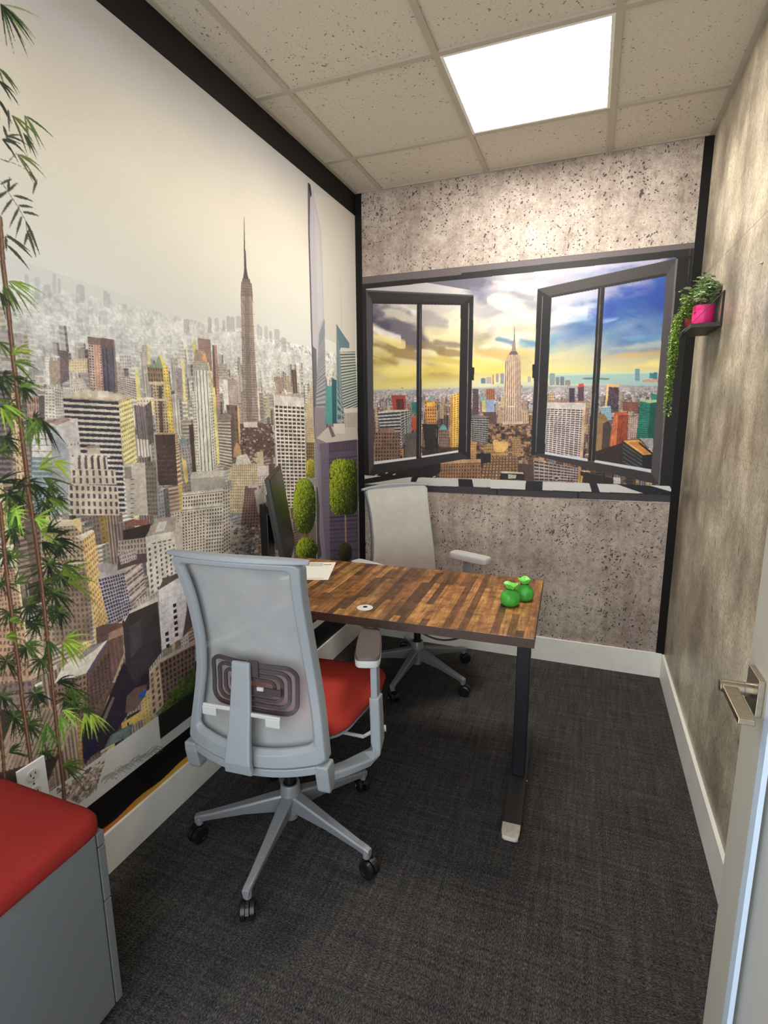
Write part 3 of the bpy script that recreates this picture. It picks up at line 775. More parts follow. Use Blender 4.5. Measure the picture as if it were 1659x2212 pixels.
    for k in range(8): c.line((985+k*3, 1900+50*k), (1165, 1890+50*k), .0012, (182, 172, 160))
    c.Fc([(1150, 1838), (1238, 1828), (1255, 2260), (1175, 2260)], (140, 128, 118), (104, 94, 88), 4, 12, .6, .5)
    c.P([(988, 1875), (1040, 1870), (1045, 1965), (992, 1970)], (150, 138, 130))
    # dark block with a striped flank
    c.P([(1232, 1620), (1388, 1612), (1412, 2020), (1260, 2020)], (80, 64, 62), tex=16)
    c.Fc([(1240, 1700), (1390, 1695), (1408, 1990), (1255, 1990)], (80, 64, 62), (96, 78, 74), 6, 8, .8, .3)
    c.Fc([(1388, 1612), (1412, 1603), (1455, 2000), (1412, 2020)], (232, 206, 164), (150, 118, 92), 1, 16, 1, .5)
    c.P([(1232, 1620), (1300, 1600), (1412, 1603), (1388, 1614)], (196, 160, 132))
    c.Fc([(1418, 1700), (1500, 1690), (1545, 1960), (1440, 1970)], (168, 162, 156), (122, 116, 116), 4, 10); c.P([(1415, 1702), (1455, 1615), (1502, 1692)], (124, 142, 142))
    c.P([(1500, 1540), (1548, 1530), (1560, 1900), (1530, 1920)], (84, 66, 60), tex=14)
    c.P([(1440, 1790), (1478, 1830), (1495, 1990), (1470, 2010)], (226, 194, 110), tex=20)
    B()
    # brown slab, slender shafts
    c.Fc([(170, 848), (272, 862), (285, 1110), (180, 1100)], (158, 132, 122), (140, 114, 108), 6, 14, .5, .4)
    c.Fc([(285, 905), (322, 905), (350, 1400), (300, 1400)], (196, 158, 136), (150, 116, 104), 3, 26, .5, .5)
    c.P([(285, 905), (300, 905), (322, 1300), (300, 1300)], (120, 96, 92))
    c.Fc([(330, 1050), (400, 1055), (410, 1180), (335, 1180)], (198, 184, 172), (146, 130, 124), 6, 6)
    c.P([(370, 1178), (408, 1184), (420, 1400), (384, 1425)], (238, 236, 218), tex=10)
    c.Fc([(415, 1180), (490, 1180), (500, 1390), (425, 1390)], (196, 178, 168), (160, 140, 134), 8, 14)
    c.Fc([(10, 1090), (48, 1090), (52, 1250), (10, 1250)], (176, 162, 166), (122, 110, 122), 4, 10)
    c.P([(40, 1010), (52, 1015), (70, 1350), (56, 1350)], (240, 224, 150)); c.P([(66, 830), (74, 850), (94, 1060), (84, 1060)], (232, 222, 184))
    c.Fc([(775, 1158), (850, 1162), (858, 1275), (800, 1275)], (214, 192, 168), (112, 92, 88), 6, 1, .5, 1)
    c.Fc([(915, 1100), (955, 1100), (968, 1290), (930, 1290)], (136, 114, 106), (104, 86, 82), 2, 1)
    c.Fc([(870, 1150), (912, 1150), (920, 1280), (878, 1280)], (206, 184, 156), (150, 128, 110), 4, 8)
    # slender grey-white tower with dark stripes
    c.P([(128, 960), (143, 838), (172, 955)], (226, 212, 130)); c.P([(150, 940), (225, 955), (240, 1040), (138, 1040)], (178, 152, 124), tex=40)
    c.P([(205, 985), (230, 965), (245, 1035), (215, 1035)], (232, 170, 110)); c.P([(246, 1045), (258, 1042), (300, 1270), (284, 1265)], (226, 206, 132), tex=30)
    c.Fc([(130, 1035), (246, 1035), (252, 1110), (134, 1108)], (184, 176, 164), (140, 130, 122), 9, 4, .4, .5)
    c.Fc([(118, 1275), (150, 1270), (192, 1925), (160, 1925)], (222, 216, 196), (130, 122, 112), 2, 28, .5, .5)
    c.Fc([(252, 1268), (305, 1268), (345, 1860), (300, 1905)], (226, 220, 190), (122, 112, 100), 3, 26, .5, .5)
    c.Fc([(145, 1100), (252, 1105), (304, 1925), (188, 1925)], (226, 226, 208), (58, 58, 62), 4, 1, .17, 1, tex=6)
    c.P([(292, 1240), (308, 1240), (345, 1840), (326, 1850)], (238, 228, 130), tex=12)
    # curved banded block and neighbours
    c.Fc([(395, 1380), (488, 1385), (505, 1690), (440, 1690)], (124, 104, 94), (104, 86, 80), 3, 8)
    c.P([(484, 1385), (497, 1388), (513, 1690), (500, 1690)], (230, 184, 112))
    c.Fc([(330, 1500), (432, 1500), (446, 1885), (346, 1860)], (210, 200, 180), (118, 108, 102), 1, 15, 1, .5, tex=16)
    c.P([(430, 1470), (458, 1480), (462, 1700), (446, 1880)], (104, 88, 84)); c.P([(345, 1460), (400, 1440), (440, 1470), (432, 1503), (330, 1503)], (150, 134, 124), tex=40)
    c.P([(455, 1740), (482, 1675), (520, 1730), (515, 1800), (455, 1800)], (206, 160, 118))
    # tall tower with spire
    c.P([(539, -112), (542, -112), (548, 160), (537, 160)], (84, 76, 74))
    c.P([(538, 150), (552, 150), (560, 300), (568, 350), (582, 395), (528, 395), (536, 340), (540, 300)], (88, 74, 72), tex=10)
    c.P([(526, 372), (586, 380), (590, 418), (522, 408)], (118, 102, 96), tex=30)
    c.Fc([(515, 1275), (690, 1285), (700, 1520), (522, 1520)], (172, 156, 144), (106, 90, 86), 16, 9, .5, .6)
    c.Fc([(512, 500), (608, 508), (668, 1510), (534, 1510)], (186, 170, 158), (88, 74, 72), 13, 60, .42, .72, jit=10)
    c.Fc([(517, 402), (600, 412), (610, 520), (512, 515)], (150, 132, 122), (92, 76, 74), 7, 5, .4, .7)
    c.P([(540, 450), (575, 455), (605, 1510), (560, 1510)], (112, 96, 90), .45, tex=26)
    c.P([(603, 560), (613, 560), (671, 1510), (656, 1510)], (230, 220, 200), .9)
    for k in range(10): c.line((513+k*.8, 560+95*k), (618+k*4.5, 566+95*k), .0022, (120, 104, 98), .5)
    # plaza roofs below it
    c.P([(505, 1530), (760, 1530), (790, 1800), (520, 1800)], (104, 84, 80), tex=16)
    for k in range(260):
        x = 505+R.rand()*270; y = 1530+R.rand()*380; s_ = 6+R.rand()*16; v = R.choice([70, 96, 130, 170, 205]); c.P([(x, y), (x+s_, y-2), (x+s_, y+s_*.7), (x, y+s_*.7)], (v, v*.88, v*.82), .85)
    c.P([(535, 1520), (645, 1516), (648, 1560), (538, 1560)], (222, 212, 202), tex=14)
    # white tower with dark window grid
    c.P([(790, 1290), (1012, 1310), (1010, 1340), (790, 1315)], (196, 178, 164), tex=50)
    c.P([(775, 1302), (1018, 1325), (1022, 1392), (780, 1385)], (226, 220, 212), tex=4)
    c.Fc([(780, 1378), (1021, 1392), (1038, 2200), (822, 2200)], (230, 222, 212), (82, 78, 70), 7, 28, .74, .56, jit=8, tex=6)
    c.P([(775, 1302), (783, 1304), (826, 2200), (815, 2200)], (240, 234, 226))
    # beige tower at the window edge and shrub
    c.Fc([(1030, 1370), (1092, 1375), (1098, 1740), (1040, 1740)], (212, 190, 146), (150, 126, 96), 5, 20, .4, .6)
    c.Fc([(1050, 1275), (1088, 1275), (1092, 1560), (1060, 1560)], (214, 200, 170), (150, 132, 116), 3, 22)
    c.Fc([(1035, 1680), (1098, 1680), (1098, 1830), (1040, 1830)], (150, 120, 84), (92, 72, 54), 4, 6)
    c.P([(1035, 1940), (1100, 1925), (1100, 2212), (1038, 2212)], (150, 144, 150), tex=30)
    c.leaves(c.pts([(1035, 1830), (1065, 1815), (1100, 1822), (1100, 1950), (1075, 1962), (1035, 1945)]), 500, .016, (120, 120, 30), (226, 214, 70))
    # apartment blocks lower centre
    c.Fc([(440, 1850), (645, 1850), (660, 2240), (425, 2240)], (228, 210, 168), (150, 128, 98), 13, 17, .42, .55, jit=16)
    for k in range(5): c.line((440, 1868+80*k), (650, 1868+80*k), .003, (196, 176, 136))
    c.P([(480, 1790), (560, 1770), (600, 1850), (470, 1860)], (226, 216, 200), tex=60); c.P([(640, 1755), (690, 1750), (700, 1880), (645, 1880)], (206, 188, 152), tex=20)
    c.Fc([(645, 1940), (738, 1935), (765, 2190), (655, 2200)], (222, 208, 196), (136, 112, 106), 6, 12, .45, .5)
    c.Fc([(735, 1850), (782, 1850), (800, 2190), (748, 2190)], (124, 96, 92), (84, 64, 64), 4, 16)
    c.P([(645, 1870), (735, 1860), (740, 1940), (650, 1950)], (216, 206, 198), tex=90)
    Cf()
    c.Fc([(540, 150), (640, 150), (645, 470), (500, 480)], (158, 122, 114), (96, 66, 64), 7, 18, .5, .5)
    c.P([(555, 135), (625, 130), (640, 215), (625, 215), (615, 160), (560, 165)], (216, 200, 190), tex=60)
    c.P([(600, 180), (680, 150), (672, 330), (620, 330)], (212, 198, 188), tex=70)
    c.Fc([(640, 330), (760, 340), (790, 640), (620, 620)], (158, 128, 116), (100, 76, 72), 9, 14, .5, .55)
    c.Fc([(690, 440), (750, 438), (756, 505), (694, 510)], (232, 222, 200), (120, 104, 90), 5, 3, .4, .5)
    c.P([(440, 380), (540, 430), (530, 600), (440, 600)], (190, 176, 164), tex=80)
    for k in range(160):
        x = 440+R.rand()*260; y = 400+R.rand()*200; s_ = 6+R.rand()*20; v = R.choice([90, 140, 190, 230]); c.P([(x, y), (x+s_, y-4), (x+s_, y+s_*.6), (x, y+s_*.6)], (v, v*.92, v*.85), .85)
    # big hotel with rows of small windows
    hc, hw = (226, 216, 198), (92, 80, 74)
    c.Fc([(60, 330), (190, 300), (190, 700), (20, 720)], (214, 202, 182), hw, 7, 18, .45, .55)
    c.Fc([(130, 195), (410, 165), (400, 620), (120, 660)], hc, hw, 16, 19, .48, .58, jit=8)
    c.Fc([(392, 160), (440, 150), (445, 560), (398, 590)], (214, 202, 182), hw, 3, 18, .45, .55)
    for y in (195, 290, 395, 500): c.line((128, y+12), (404, y-18), .005, (236, 228, 214)); c.line((128, y+18), (404, y-12), .003, (150, 136, 122))
    c.P([(180, 88), (400, 66), (412, 160), (190, 190)], (178, 172, 158), tex=6); c.P([(190, 60), (395, 45), (402, 85), (185, 105)], (214, 204, 188), tex=60)
    D()
    # left stone blocks
    c.Fc([(-40, 590), (100, 570), (250, 1520), (-40, 1520)], (206, 166, 132), (136, 100, 84), 8, 24, .5, .5)
    c.Fc([(285, 290), (578, 262), (650, 1100), (300, 1120)], (190, 166, 138), (112, 92, 80), 11, 24, .45, .55)
    c.P([(290, 285), (345, 235), (570, 240), (578, 268), (420, 285)], (222, 202, 172), tex=20)
    c.P([(320, 215), (365, 215), (370, 262), (322, 265)], (226, 206, 176))
    for y in (285, 400, 560): c.line((290, y+12), (600, y-14), .004, (222, 200, 168))
    c.P([(400, 640), (640, 600), (660, 1100), (380, 1140)], (104, 86, 74), .45, tex=20)
    c.Fc([(577, 382), (668, 318), (770, 1010), (700, 1150)], (238, 200, 130), (170, 122, 78), 6, 20, .5, .5)
    c.P([(535, 360), (650, 310), (668, 318), (578, 388)], (240, 228, 206))
    c.P([(520, 235), (560, 228), (580, 268), (575, 330), (540, 300)], (236, 206, 140), tex=20)
    # office block with purple glass grid
    c.P([(695, 640), (745, 590), (965, 525), (1010, 520), (885, 618), (700, 662)], (196, 184, 176), tex=18)
    c.P([(690, 560), (760, 545), (830, 565), (790, 610), (700, 612)], (176, 168, 164), tex=20)
    c.Fc([(695, 662), (882, 615), (940, 905), (775, 985)], (206, 196, 196), (72, 66, 94), 10, 13, .74, .72, jit=10)
    c.Fc([(882, 615), (1008, 525), (1045, 760), (935, 870)], (200, 184, 172), (112, 92, 92), 3, 10, .9, .5)
    for k in range(3): c.P([(885+18*k, 655+72*k), (1000+14*k, 560+75*k), (1004+14*k, 575+75*k), (887+18*k, 672+72*k)], (214, 202, 190))
    # low dark roof, gabled
    c.P([(872, 315), (1075, 268), (1045, 372), (878, 382)], (62, 52, 52), tex=14)
    c.P([(930, 240), (1060, 240), (1055, 275), (870, 295)], (150, 96, 84), tex=30)
    c.Fc([(840, 392), (1038, 366), (1048, 480), (835, 500)], (184, 168, 154), (112, 98, 94), 9, 3, .5, .6)
    c.P([(840, 495), (1048, 478), (1048, 540), (960, 560), (835, 600)], (92, 76, 78), tex=24); c.Fc([(840, 480), (960, 440), (975, 520), (860, 560)], (196, 182, 172), (130, 112, 116), 7, 3)
    # tall white slab with narrow windows
    c.Fc([(1035, 362), (1240, 318), (1268, 640), (1065, 790)], (230, 222, 208), (96, 84, 78), 6, 11, .34, .5, jit=6)
    c.P([(1035, 362), (1240, 318), (1244, 400), (1042, 440)], (230, 222, 208), tex=6); [c.P([(1080+38*k, 408-8*k), (1108+38*k, 402-8*k), (1108+38*k, 410-8*k), (1080+38*k, 416-8*k)], (110, 98, 90)) for k in range(4)]
    c.P([(1240, 318), (1290, 200), (1300, 450), (1262, 600)], (214, 202, 184), tex=8)
    c.P([(1035, 360), (1105, 238), (1262, 212), (1242, 320)], (180, 168, 154), tex=14); c.P([(1100, 330), (1130, 258), (1190, 248), (1165, 320)], (222, 218, 212), tex=30)
    c.Fc([(1290, 198), (1460, 165), (1460, 470), (1300, 500)], (226, 214, 196), (100, 86, 80), 8, 14, .46, .58)
    # white slab with square windows
    c.P([(1125, 742), (1165, 655), (1275, 618), (1325, 625), (1250, 690)], (104, 86, 84), tex=30)
    c.P([(1125, 742), (1320, 622), (1332, 880), (1292, 1085), (1150, 1172)], (232, 226, 226), tex=6)
    for k in range(9): c.line((1128+3*k, 790+42*k), (1325, 690+42*k), .0012, (200, 192, 194))
    for k in range(8): c.line((1145+24*k, 740-12*k), (1160+20*k, 1150-10*k), .0012, (206, 198, 200))
    for k in range(6): c.P([(1230+3*k, 842+42*k), (1254+3*k, 834+42*k), (1255+3*k, 858+42*k), (1231+3*k, 866+42*k)], (44, 38, 42))
    for k in range(3): c.P([(1175+4*k, 1045+43*k), (1198+4*k, 1036+43*k), (1199+4*k, 1062+43*k), (1176+4*k, 1070+43*k)], (44, 38, 42))
    c.P([(1325, 640), (1460, 560), (1460, 900), (1300, 1080), (1330, 880)], (96, 80, 84), tex=40)
    # dark glass slab
    c.P([(870, 965), (915, 905), (1122, 815), (1152, 1180), (1062, 1300), (960, 1420), (895, 1420), (888, 1200)], (64, 58, 60), tex=12)
    c.P([(920, 1000), (1000, 950), (1010, 1130), (930, 1230)], (84, 86, 88), .6, tex=14)
    c.P([(880, 955), (925, 890), (1122, 785), (1122, 822), (915, 912), (885, 970)], (226, 216, 200), tex=16)
    for k in range(26): x = 940+R.rand()*170; c.line((x, 880-(x-940)*.5), (x+R.randn()*20, 855-(x-940)*.5-R.rand()*40), .0022, (205, 196, 186))
    # brick canyon left
    c.P([(680, 1010), (745, 985), (870, 975), (882, 1200), (720, 1640), (600, 1650), (610, 1340), (690, 1200)], (112, 84, 74), tex=20)
    for k in range(9): c.line((650+26*k, 1330-38*k), (690+24*k, 1640-55*k), .004, (142, 112, 96), .7)
    c.Fc([(600, 1400), (780, 1180), (800, 1400), (620, 1650)], (108, 84, 76), (66, 50, 50), 7, 10, .5, .5)
    c.P([(385, 1405), (440, 1290), (600, 1180), (740, 1108), (765, 1098), (700, 1190), (612, 1335)], (228, 218, 200), tex=16)
    c.P([(560, 1210), (650, 1130), (740, 1110), (660, 1180), (570, 1240)], (128, 110, 124), .7, tex=40); c.P([(612, 1335), (765, 1098), (772, 1110), (622, 1352)], (96, 84, 120))
    c.P([(770, 1050), (870, 1000), (875, 1060), (770, 1100)], (176, 136, 116), tex=50)
    c.Fc([(380, 1410), (612, 1338), (625, 1660), (400, 1700)], (150, 120, 100), (84, 64, 60), 9, 8, .5, .5)
    c.P([(800, 1400), (880, 1190), (888, 1200), (815, 1405)], (190, 160, 130))
    # street
    c.P([(880, 1250), (960, 1420), (1062, 1300), (1062, 1450), (960, 1500), (900, 1640), (740, 1870), (600, 1960), (560, 1900), (600, 1660), (720, 1640)], (48, 40, 52), tex=14)
    c.P([(700, 1720), (800, 1500), (815, 1510), (730, 1720)], (128, 110, 104)); c.P([(590, 1930), (690, 1700), (700, 1860), (600, 1990)], (40, 36, 66), tex=12)
    for k in range(70): x = 620+R.rand()*380; y = 1330+R.rand()*520; c.P([(x, y), (x+6, y), (x+6, y+4), (x, y+4)], (140, 126, 120), .5)
    c.Fc([(540, 1640), (572, 1640), (592, 2000), (566, 2000)], (186, 140, 96), (128, 92, 66), 2, 12)
    # ornate block to the right of the street
    c.P([(1060, 1330), (1130, 1240), (1385, 1100), (1390, 1140), (1140, 1270), (1070, 1360)], (206, 186, 168), tex=20)
    c.Fc([(1135, 1262), (1390, 1128), (1385, 1420), (1160, 1560)], (128, 102, 90), (64, 48, 46), 9, 8, .5, .6)
    c.Fc([(1060, 1345), (1135, 1262), (1165, 1560), (1078, 1650)], (206, 176, 146), (112, 84, 72), 2, 7, .4, .6)
    c.P([(900, 1500), (960, 1440), (1050, 1410), (1030, 1500), (960, 1600), (890, 1620)], (118, 94, 84), tex=24)
    c.P([(862, 1692), (1012, 1600), (1012, 1662), (868, 1752)], (222, 186, 96), tex=10); c.P([(900, 1670), (990, 1610), (1000, 1590), (905, 1640)], (60, 50, 50))
    c.P([(905, 1690), (915, 1684), (918, 1715), (908, 1722)], (40, 34, 34))
    c.P([(982, 1492), (1048, 1440), (1036, 1485), (1000, 1515)], (36, 84, 206))
    c.P([(740, 1872), (785, 1775), (945, 1690), (930, 1775)], (98, 118, 118), tex=8)
    for k in range(7): c.line((755+8*k, 1860-14*k), (925, 1768-9*k), .0015, (150, 166, 160))
    # slanted fins lower left
    c.P([(-60, 1590), (360, 1590), (440, 1880), (330, 2120), (-60, 2120)], (74, 58, 50), tex=12)
    for k in range(15): c.line((-60+34*k, 2060-10*k), (110+34*k, 1640-10*k), .011, (196, 170, 138), .85)
    c.Fc([(-60, 1420), (230, 1380), (250, 1600), (-60, 1600)], (150, 126, 120), (112, 92, 92), 7, 4)
    # dark shrub by the chair
    c.leaves(c.pts([(1110, 1760), (1135, 1640), (1200, 1500), (1290, 1380), (1400, 1290), (1500, 1250), (1560, 1400), (1560, 1620), (1310, 1700), (1130, 1840)]), 2200, .022, (18, 26, 10), (96, 120, 44))
    E()
    c.finish(yr, .20, .86)
    # right-hand pane: glass edge, reflections, towers behind it
    B()
    c.P([(1046, -290), (1440, -290), (1450, 3000), (1104, 3000), (1075, 700)], (0, 0, 0), 0)
    im_top = [(1046, -320), (1440, -200), (1426, 960), (1070, 800)]
    c.P(im_top, (214, 208, 198), .92, tex=3)
    c.P([(1046, -390), (1090, -330), (1155, 0), (1178, 700), (1190, 1400), (1110, 1400), (1076, 700)], (190, 187, 194), .85, tex=3)
    c.P([(1100, -180), (1142, 0), (1168, 700), (1130, 760), (1112, 200)], (206, 202, 204), .8)
    c.P([(1046, -395), (1066, -330), (1062, 0), (1080, 700), (1110, 1650), (1102, 1650), (1070, 700), (1050, 0)], (96, 92, 108))
    c.P([(1050, -390), (1068, -372), (1078, -290), (1070, -270), (1056, -330)], (44, 46, 54))
    c.P([(1070, 890), (1200, 900), (1440, 930), (1440, 1560), (1110, 1560)], (0, 0, 0), 0)
    c.clutter(2.72, 3.06, 1.66, 1.66, 1.2, 260, .02, .05, haze, mid, 2.2)
    c.P([(1078, 905), (1115, 940), (1130, 1560), (1095, 1560)], (96, 92, 108), .8, tex=10)
    c.Fc([(1135, 820), (1182, 700), (1192, 1400), (1110, 1400)], (176, 176, 180), (132, 134, 142), 1, 30, 1, .5)
    c.P([(1135, 820), (1178, 690), (1182, 830), (1150, 870)], (140, 152, 160), .8)
    c.P([(1100, 1400), (1190, 1400), (1200, 1640), (1105, 1700)], (150, 142, 150), tex=40)
    c.line((1305, 340), (1318, 790), .0016, (130, 128, 130)); c.line((1398, -200), (1402, 960), .003, (190, 186, 180), .6)
    c.P([(1274, 735), (1378, 890), (1380, 960), (1282, 1000)], (104, 130, 140), tex=6)
    c.Fc([(1300, 945), (1425, 945), (1445, 1440), (1330, 1500)], (206, 210, 196), (96, 106, 112), 1, 24, 1, .55)
    c.Fc([(1274, 740), (1303, 950), (1335, 1500), (1275, 1520)], (150, 170, 172), (84, 104, 112), 2, 30, .7, .5)
    c.P([(1310, 925), (1420, 930), (1424, 955), (1300, 960)], (214, 214, 206), tex=40)
    c.Fc([(1190, 1222), (1242, 1240), (1248, 1540), (1186, 1530)], (104, 170, 168), (72, 134, 138), 4, 26, .6, .5)
    c.P([(1238, 1172), (1276, 1180), (1278, 1545), (1244, 1540)], (48, 100, 110), tex=10)
    c.Fc([(1335, 1425), (1445, 1420), (1450, 1570), (1342, 1570)], (222, 212, 200), (150, 138, 134), 12, 1, .5, 1)
    c.P([(1335, 1412), (1445, 1400), (1446, 1440), (1336, 1446)], (226, 216, 206), tex=50)
    c.P([(1100, 1660), (1210, 1555), (1440, 1560), (1450, 1660), (1210, 1700), (1120, 1710)], (206, 196, 190), tex=12)
    c.P([(1250, 1530), (1342, 1530), (1345, 1610), (1262, 1610)], (222, 214, 208)); c.P([(1206, 1545), (1226, 1540), (1268, 1630), (1240, 1640)], (120, 112, 112), tex=60)
    c.Fc([(1140, 1690), (1440, 1655), (1460, 3200), (1120, 3200)], (100, 88, 108), (84, 74, 96), 1, 46, 1, .5, tex=26)
    c.Fc([(1205, 1690), (1432, 1668), (1436, 1720), (1210, 1745)], (112, 98, 110), (70, 60, 74), 26, 1, .5, 1)
    # grey gauze curtain over the edge of the pane
    c.P([(1105, 1640), (1215, 1690), (1222, 2400), (1235, 3200), (1105, 3200)], (126, 118, 134), .75, tex=8)
    c.P([(1112, 1700), (1150, 1760), (1160, 2200), (1200, 2700), (1150, 3000), (1112, 3000)], (150, 142, 156), .6, tex=8)
    G()
    c.P([(560, 900), (735, 900), (740, 1300), (500, 1300)], (120, 100, 98), tex=16); c.P([(520, 1200), (760, 1180), (800, 1640), (500, 1640)], (70, 58, 62), tex=16)
    c.P([(720, -20), (745, -20), (760, 1500), (742, 1500)], (150, 146, 150)); c.P([(740, 480), (752, 480), (775, 700), (770, 1000), (800, 1250), (752, 1300)], (74, 78, 66))
    c.P([(618, 960), (650, 960), (655, 1060), (620, 1060)], (110, 84, 40))
    el = lambda cx, cy, rx, ry, p=1.0: [(cx+rx*math.copysign(abs(math.cos(a))**p, math.cos(a)), cy+ry*math.copysign(abs(math.sin(a))**p, math.sin(a))) for a in np.linspace(0, 2*math.pi, 40, endpoint=False)]
    c.leaves(c.pts(el(608, 690, 124, 305, .8)), 2400, .02, (34, 52, 12), (168, 190, 50), (-0.75, -0.7))
    c.leaves(c.pts(el(632, 1180, 118, 135)), 1000, .02, (34, 52, 12), (170, 190, 50), (-0.75, -0.7))
    c.P([(1056, 780), (1072, 780), (1078, 1110), (1062, 1110)], (176, 144, 110))
    c.leaves(c.pts(el(1050, 478, 160, 310, .45)), 3600, .021, (30, 46, 12), (176, 196, 50), (-0.85, -0.55))
    c.leaves(c.pts(el(1065, 1210, 75, 110)), 700, .018, (26, 28, 16), (88, 84, 44))
    c.P([(1195, 150), (1206, 150), (1222, 1500), (1206, 1500)], (120, 112, 128), .8)
    # printed ledge, pebbles, black trough and the coloured edge of the sheet
    def band(z0, z1, col, tex=6, a0=0, a1=BACK_Y, a=1.0):
        X0, X1 = int((a0-c.a0)*c.d), int((a1-c.a0)*c.d); Y0_, Y1 = max(0, int((c.z1-z1)*c.d)), int((c.z1-z0)*c.d)
        v = c.im[Y0_:Y1, X0:X1]; v[:] = v*(1-a)+(np.array(col, np.float32)+(R.rand(v.shape[0], v.shape[1], 1)-.5)*tex)*a
    band(.10, .404, (214, 213, 206), a1=1.32)
    band(.10, .404, (30, 30, 26), a0=1.32, tex=8)
    band(.27, .312, (196, 196, 192), a0=1.32, a1=2.9)
    band(.10, .272, (10, 7, 9), tex=3)
    # reeds reflected on the ledge
    E()
    for k in range(46):
        x = 660+R.rand()*350; y = 600-(x-660)*.58+R.randn()*10
        pts = [(x, y), (x+20, y-28), (x+52, y-42-R.rand()*14), (x+85, y-40+R.rand()*10)]
        c.poly_line(pts, .0022, (156, 154, 148))
    Q = [(385, 640), (520, 560), (702, 428), (672, 520), (642, 640), (535, 722), (400, 670)]
    c.P(Q, (40, 30, 28)); r = c.mask(c.pts(Q)); x0, x1, y0, y1, m = r; ys, xs = np.nonzero(m)
    for k in range(650):
        i = R.randint(len(xs)); px_, py_ = xs[i]+x0, ys[i]+y0; rr = (1.8+R.rand()*3.6); v = R.choice([110, 150, 190, 226]); an = R.rand()*3
        e = [(px_+rr*math.cos(t)*1.3*math.cos(an)-rr*.7*math.sin(t)*math.sin(an), py_+rr*math.cos(t)*math.sin(an)+rr*.7*math.sin(t)*math.cos(an)) for t in np.linspace(0, 6.28, 9)[:-1]]
        c.P(e, (v, v*.9, v*.82), raw=True)
    X0 = int(1.02*c.d)
    for i in range(int(.6*c.d), int(1.9*c.d)):
        a = i/c.d; k = min(1, max(0, (a-.95)/.35)); col = np.array([206, 92, 34])*(1-k)+np.array([214, 164, 50])*k
        Yt = int((c.z1-.160+.004*math.sin(a*30))*c.d); c.im[Yt:, i] = col
    # ---- printed bamboo, nearest layer
    def stem(ps, w, col=(92, 60, 48), hi=(150, 118, 92)):
        c.poly_line(ps, w, col, hi)
        for k in range(len(ps)-1):
            for t in (0.0, .5):
                x = ps[k][0]*(1-t)+ps[k+1][0]*t; y = ps[k][1]*(1-t)+ps[k+1][1]*t
                c.line((x-w*900, y), (x+w*900, y+3), .003, (128, 96, 76))
    dk, md_, lt = (36, 48, 32), (74, 96, 44), (150, 182, 66)
    def bunch(p, dirs, L, tones, n=5, spread=.8, bend=.35):
        for i, d in enumerate(dirs):
            c.frond(p, d+c.rng.randn()*.35, n, L*(.75+.5*c.rng.rand()), tones[i % len(tones)], spread, w=L*.10, bend=bend)
    D()
    # soft dark mass of leaves behind the stems
    for (x, y, L) in [(340, 560, 150), (420, 640, 130), (300, 700, 140), (380, 760, 150), (200, 850, 130), (330, 880, 130), (260, 990, 120), (420, 900, 110), (60, 900, 110), (40, 1250, 120), (180, 1150, 120), (290, 1240, 110), (480, 1500, 120), (250, 1480, 120), (100, 1650, 130), (200, 1700, 130), (520, 1560, 100), (320, 1900, 90), (420, 420, 120), (120, 60, 130), (320, 120, 110), (90, 300, 130), (30, 480, 110), (10, 1500, 130), (10, 700, 110)]:
        bunch((x, y), [0.2, 1.5, 2.9, -0.8], L, [dk, dk, (52, 66, 38), md_], 6, .9)
    A()
    for (x, y, L) in [(60, 1400, 150), (30, 1650, 150), (260, 1500, 130), (200, 2000, 150), (380, 2040, 130), (60, 2100, 150), (450, 2120, 120), (20, 1150, 140), (180, 1250, 110)]:
        bunch((x, y), [0.5, 1.6, 2.6, -0.4], L, [dk, md_, (52, 66, 38)], 5, .8)
    A()
    S1 = [(-8, -120), (5, 50), (18, 250), (38, 420), (60, 620), (78, 790), (100, 1020), (128, 1240), (150, 1440), (172, 1640), (205, 1900), (228, 2100), (245, 2260)]
    stem(S1, .0125)
    D()
    stem([(185, -20), (215, 130), (243, 320), (275, 560), (300, 760), (322, 980), (348, 1220), (372, 1440), (398, 1700), (420, 1900), (442, 2050), (456, 2260)], .0115)
    stem([(-5, 120), (20, 380), (45, 640), (72, 840), (98, 1060), (128, 1280), (152, 1500), (182, 1720), (212, 1930), (235, 2140)], .0115)
    stem([(-10, 1640), (8, 1800), (20, 1950), (30, 2120)], .009)
    c.frame(0, 0, 3.6875)
    for p, d, L, t in [((0, 40), .7, 300, md_), ((0, 40), .45, 290, (110, 130, 70)), ((0, 30), 1.0, 300, dk), ((-20, 540), .7, 200, md_), ((-20, 640), .6, 190, dk), ((-30, 780), 1.1, 200, dk), ((90, 920), .75, 230, (96, 110, 44)), ((190, 920), .9, 250, md_), ((40, 1090), -.1, 170, dk), ((10, 1110), .3, 160, dk), ((130, 1230), .6, 210, (96, 110, 44)), ((180, 1060), .9, 160, dk)]:
        c.frond(p, d, 4, L, t, .28, w=16, bend=.35)
    for p, d, L in [((60, 1530), -1.5, 150), ((60, 1530), -.9, 130), ((100, 1560), .1, 170), ((140, 1640), -.05, 130), ((175, 1690), .05, 140), ((200, 1760), 1.1, 260), ((170, 1720), 1.9, 160), ((150, 1650), 2.1, 170), ((100, 1580), 2.3, 160), ((60, 1520), 2.6, 130), ((215, 1840), 1.2, 200), ((225, 1830), 1.9, 130), ((0, 1470), -.6, 120), ((20, 1540), 2.7, 90), ((50, 1870), .6, 260), ((50, 1950), .7, 240), ((40, 1880), .4, 220), ((40, 1880), 1.5, 110), ((290, 1430), 1.9, 110), ((60, 870), 1.5, 150), ((20, 1000), 1.2, 120), ((230, 1370), .9, 100)]:
        c.leaf(p, d, L, 24, (58, 62, 48), .2)
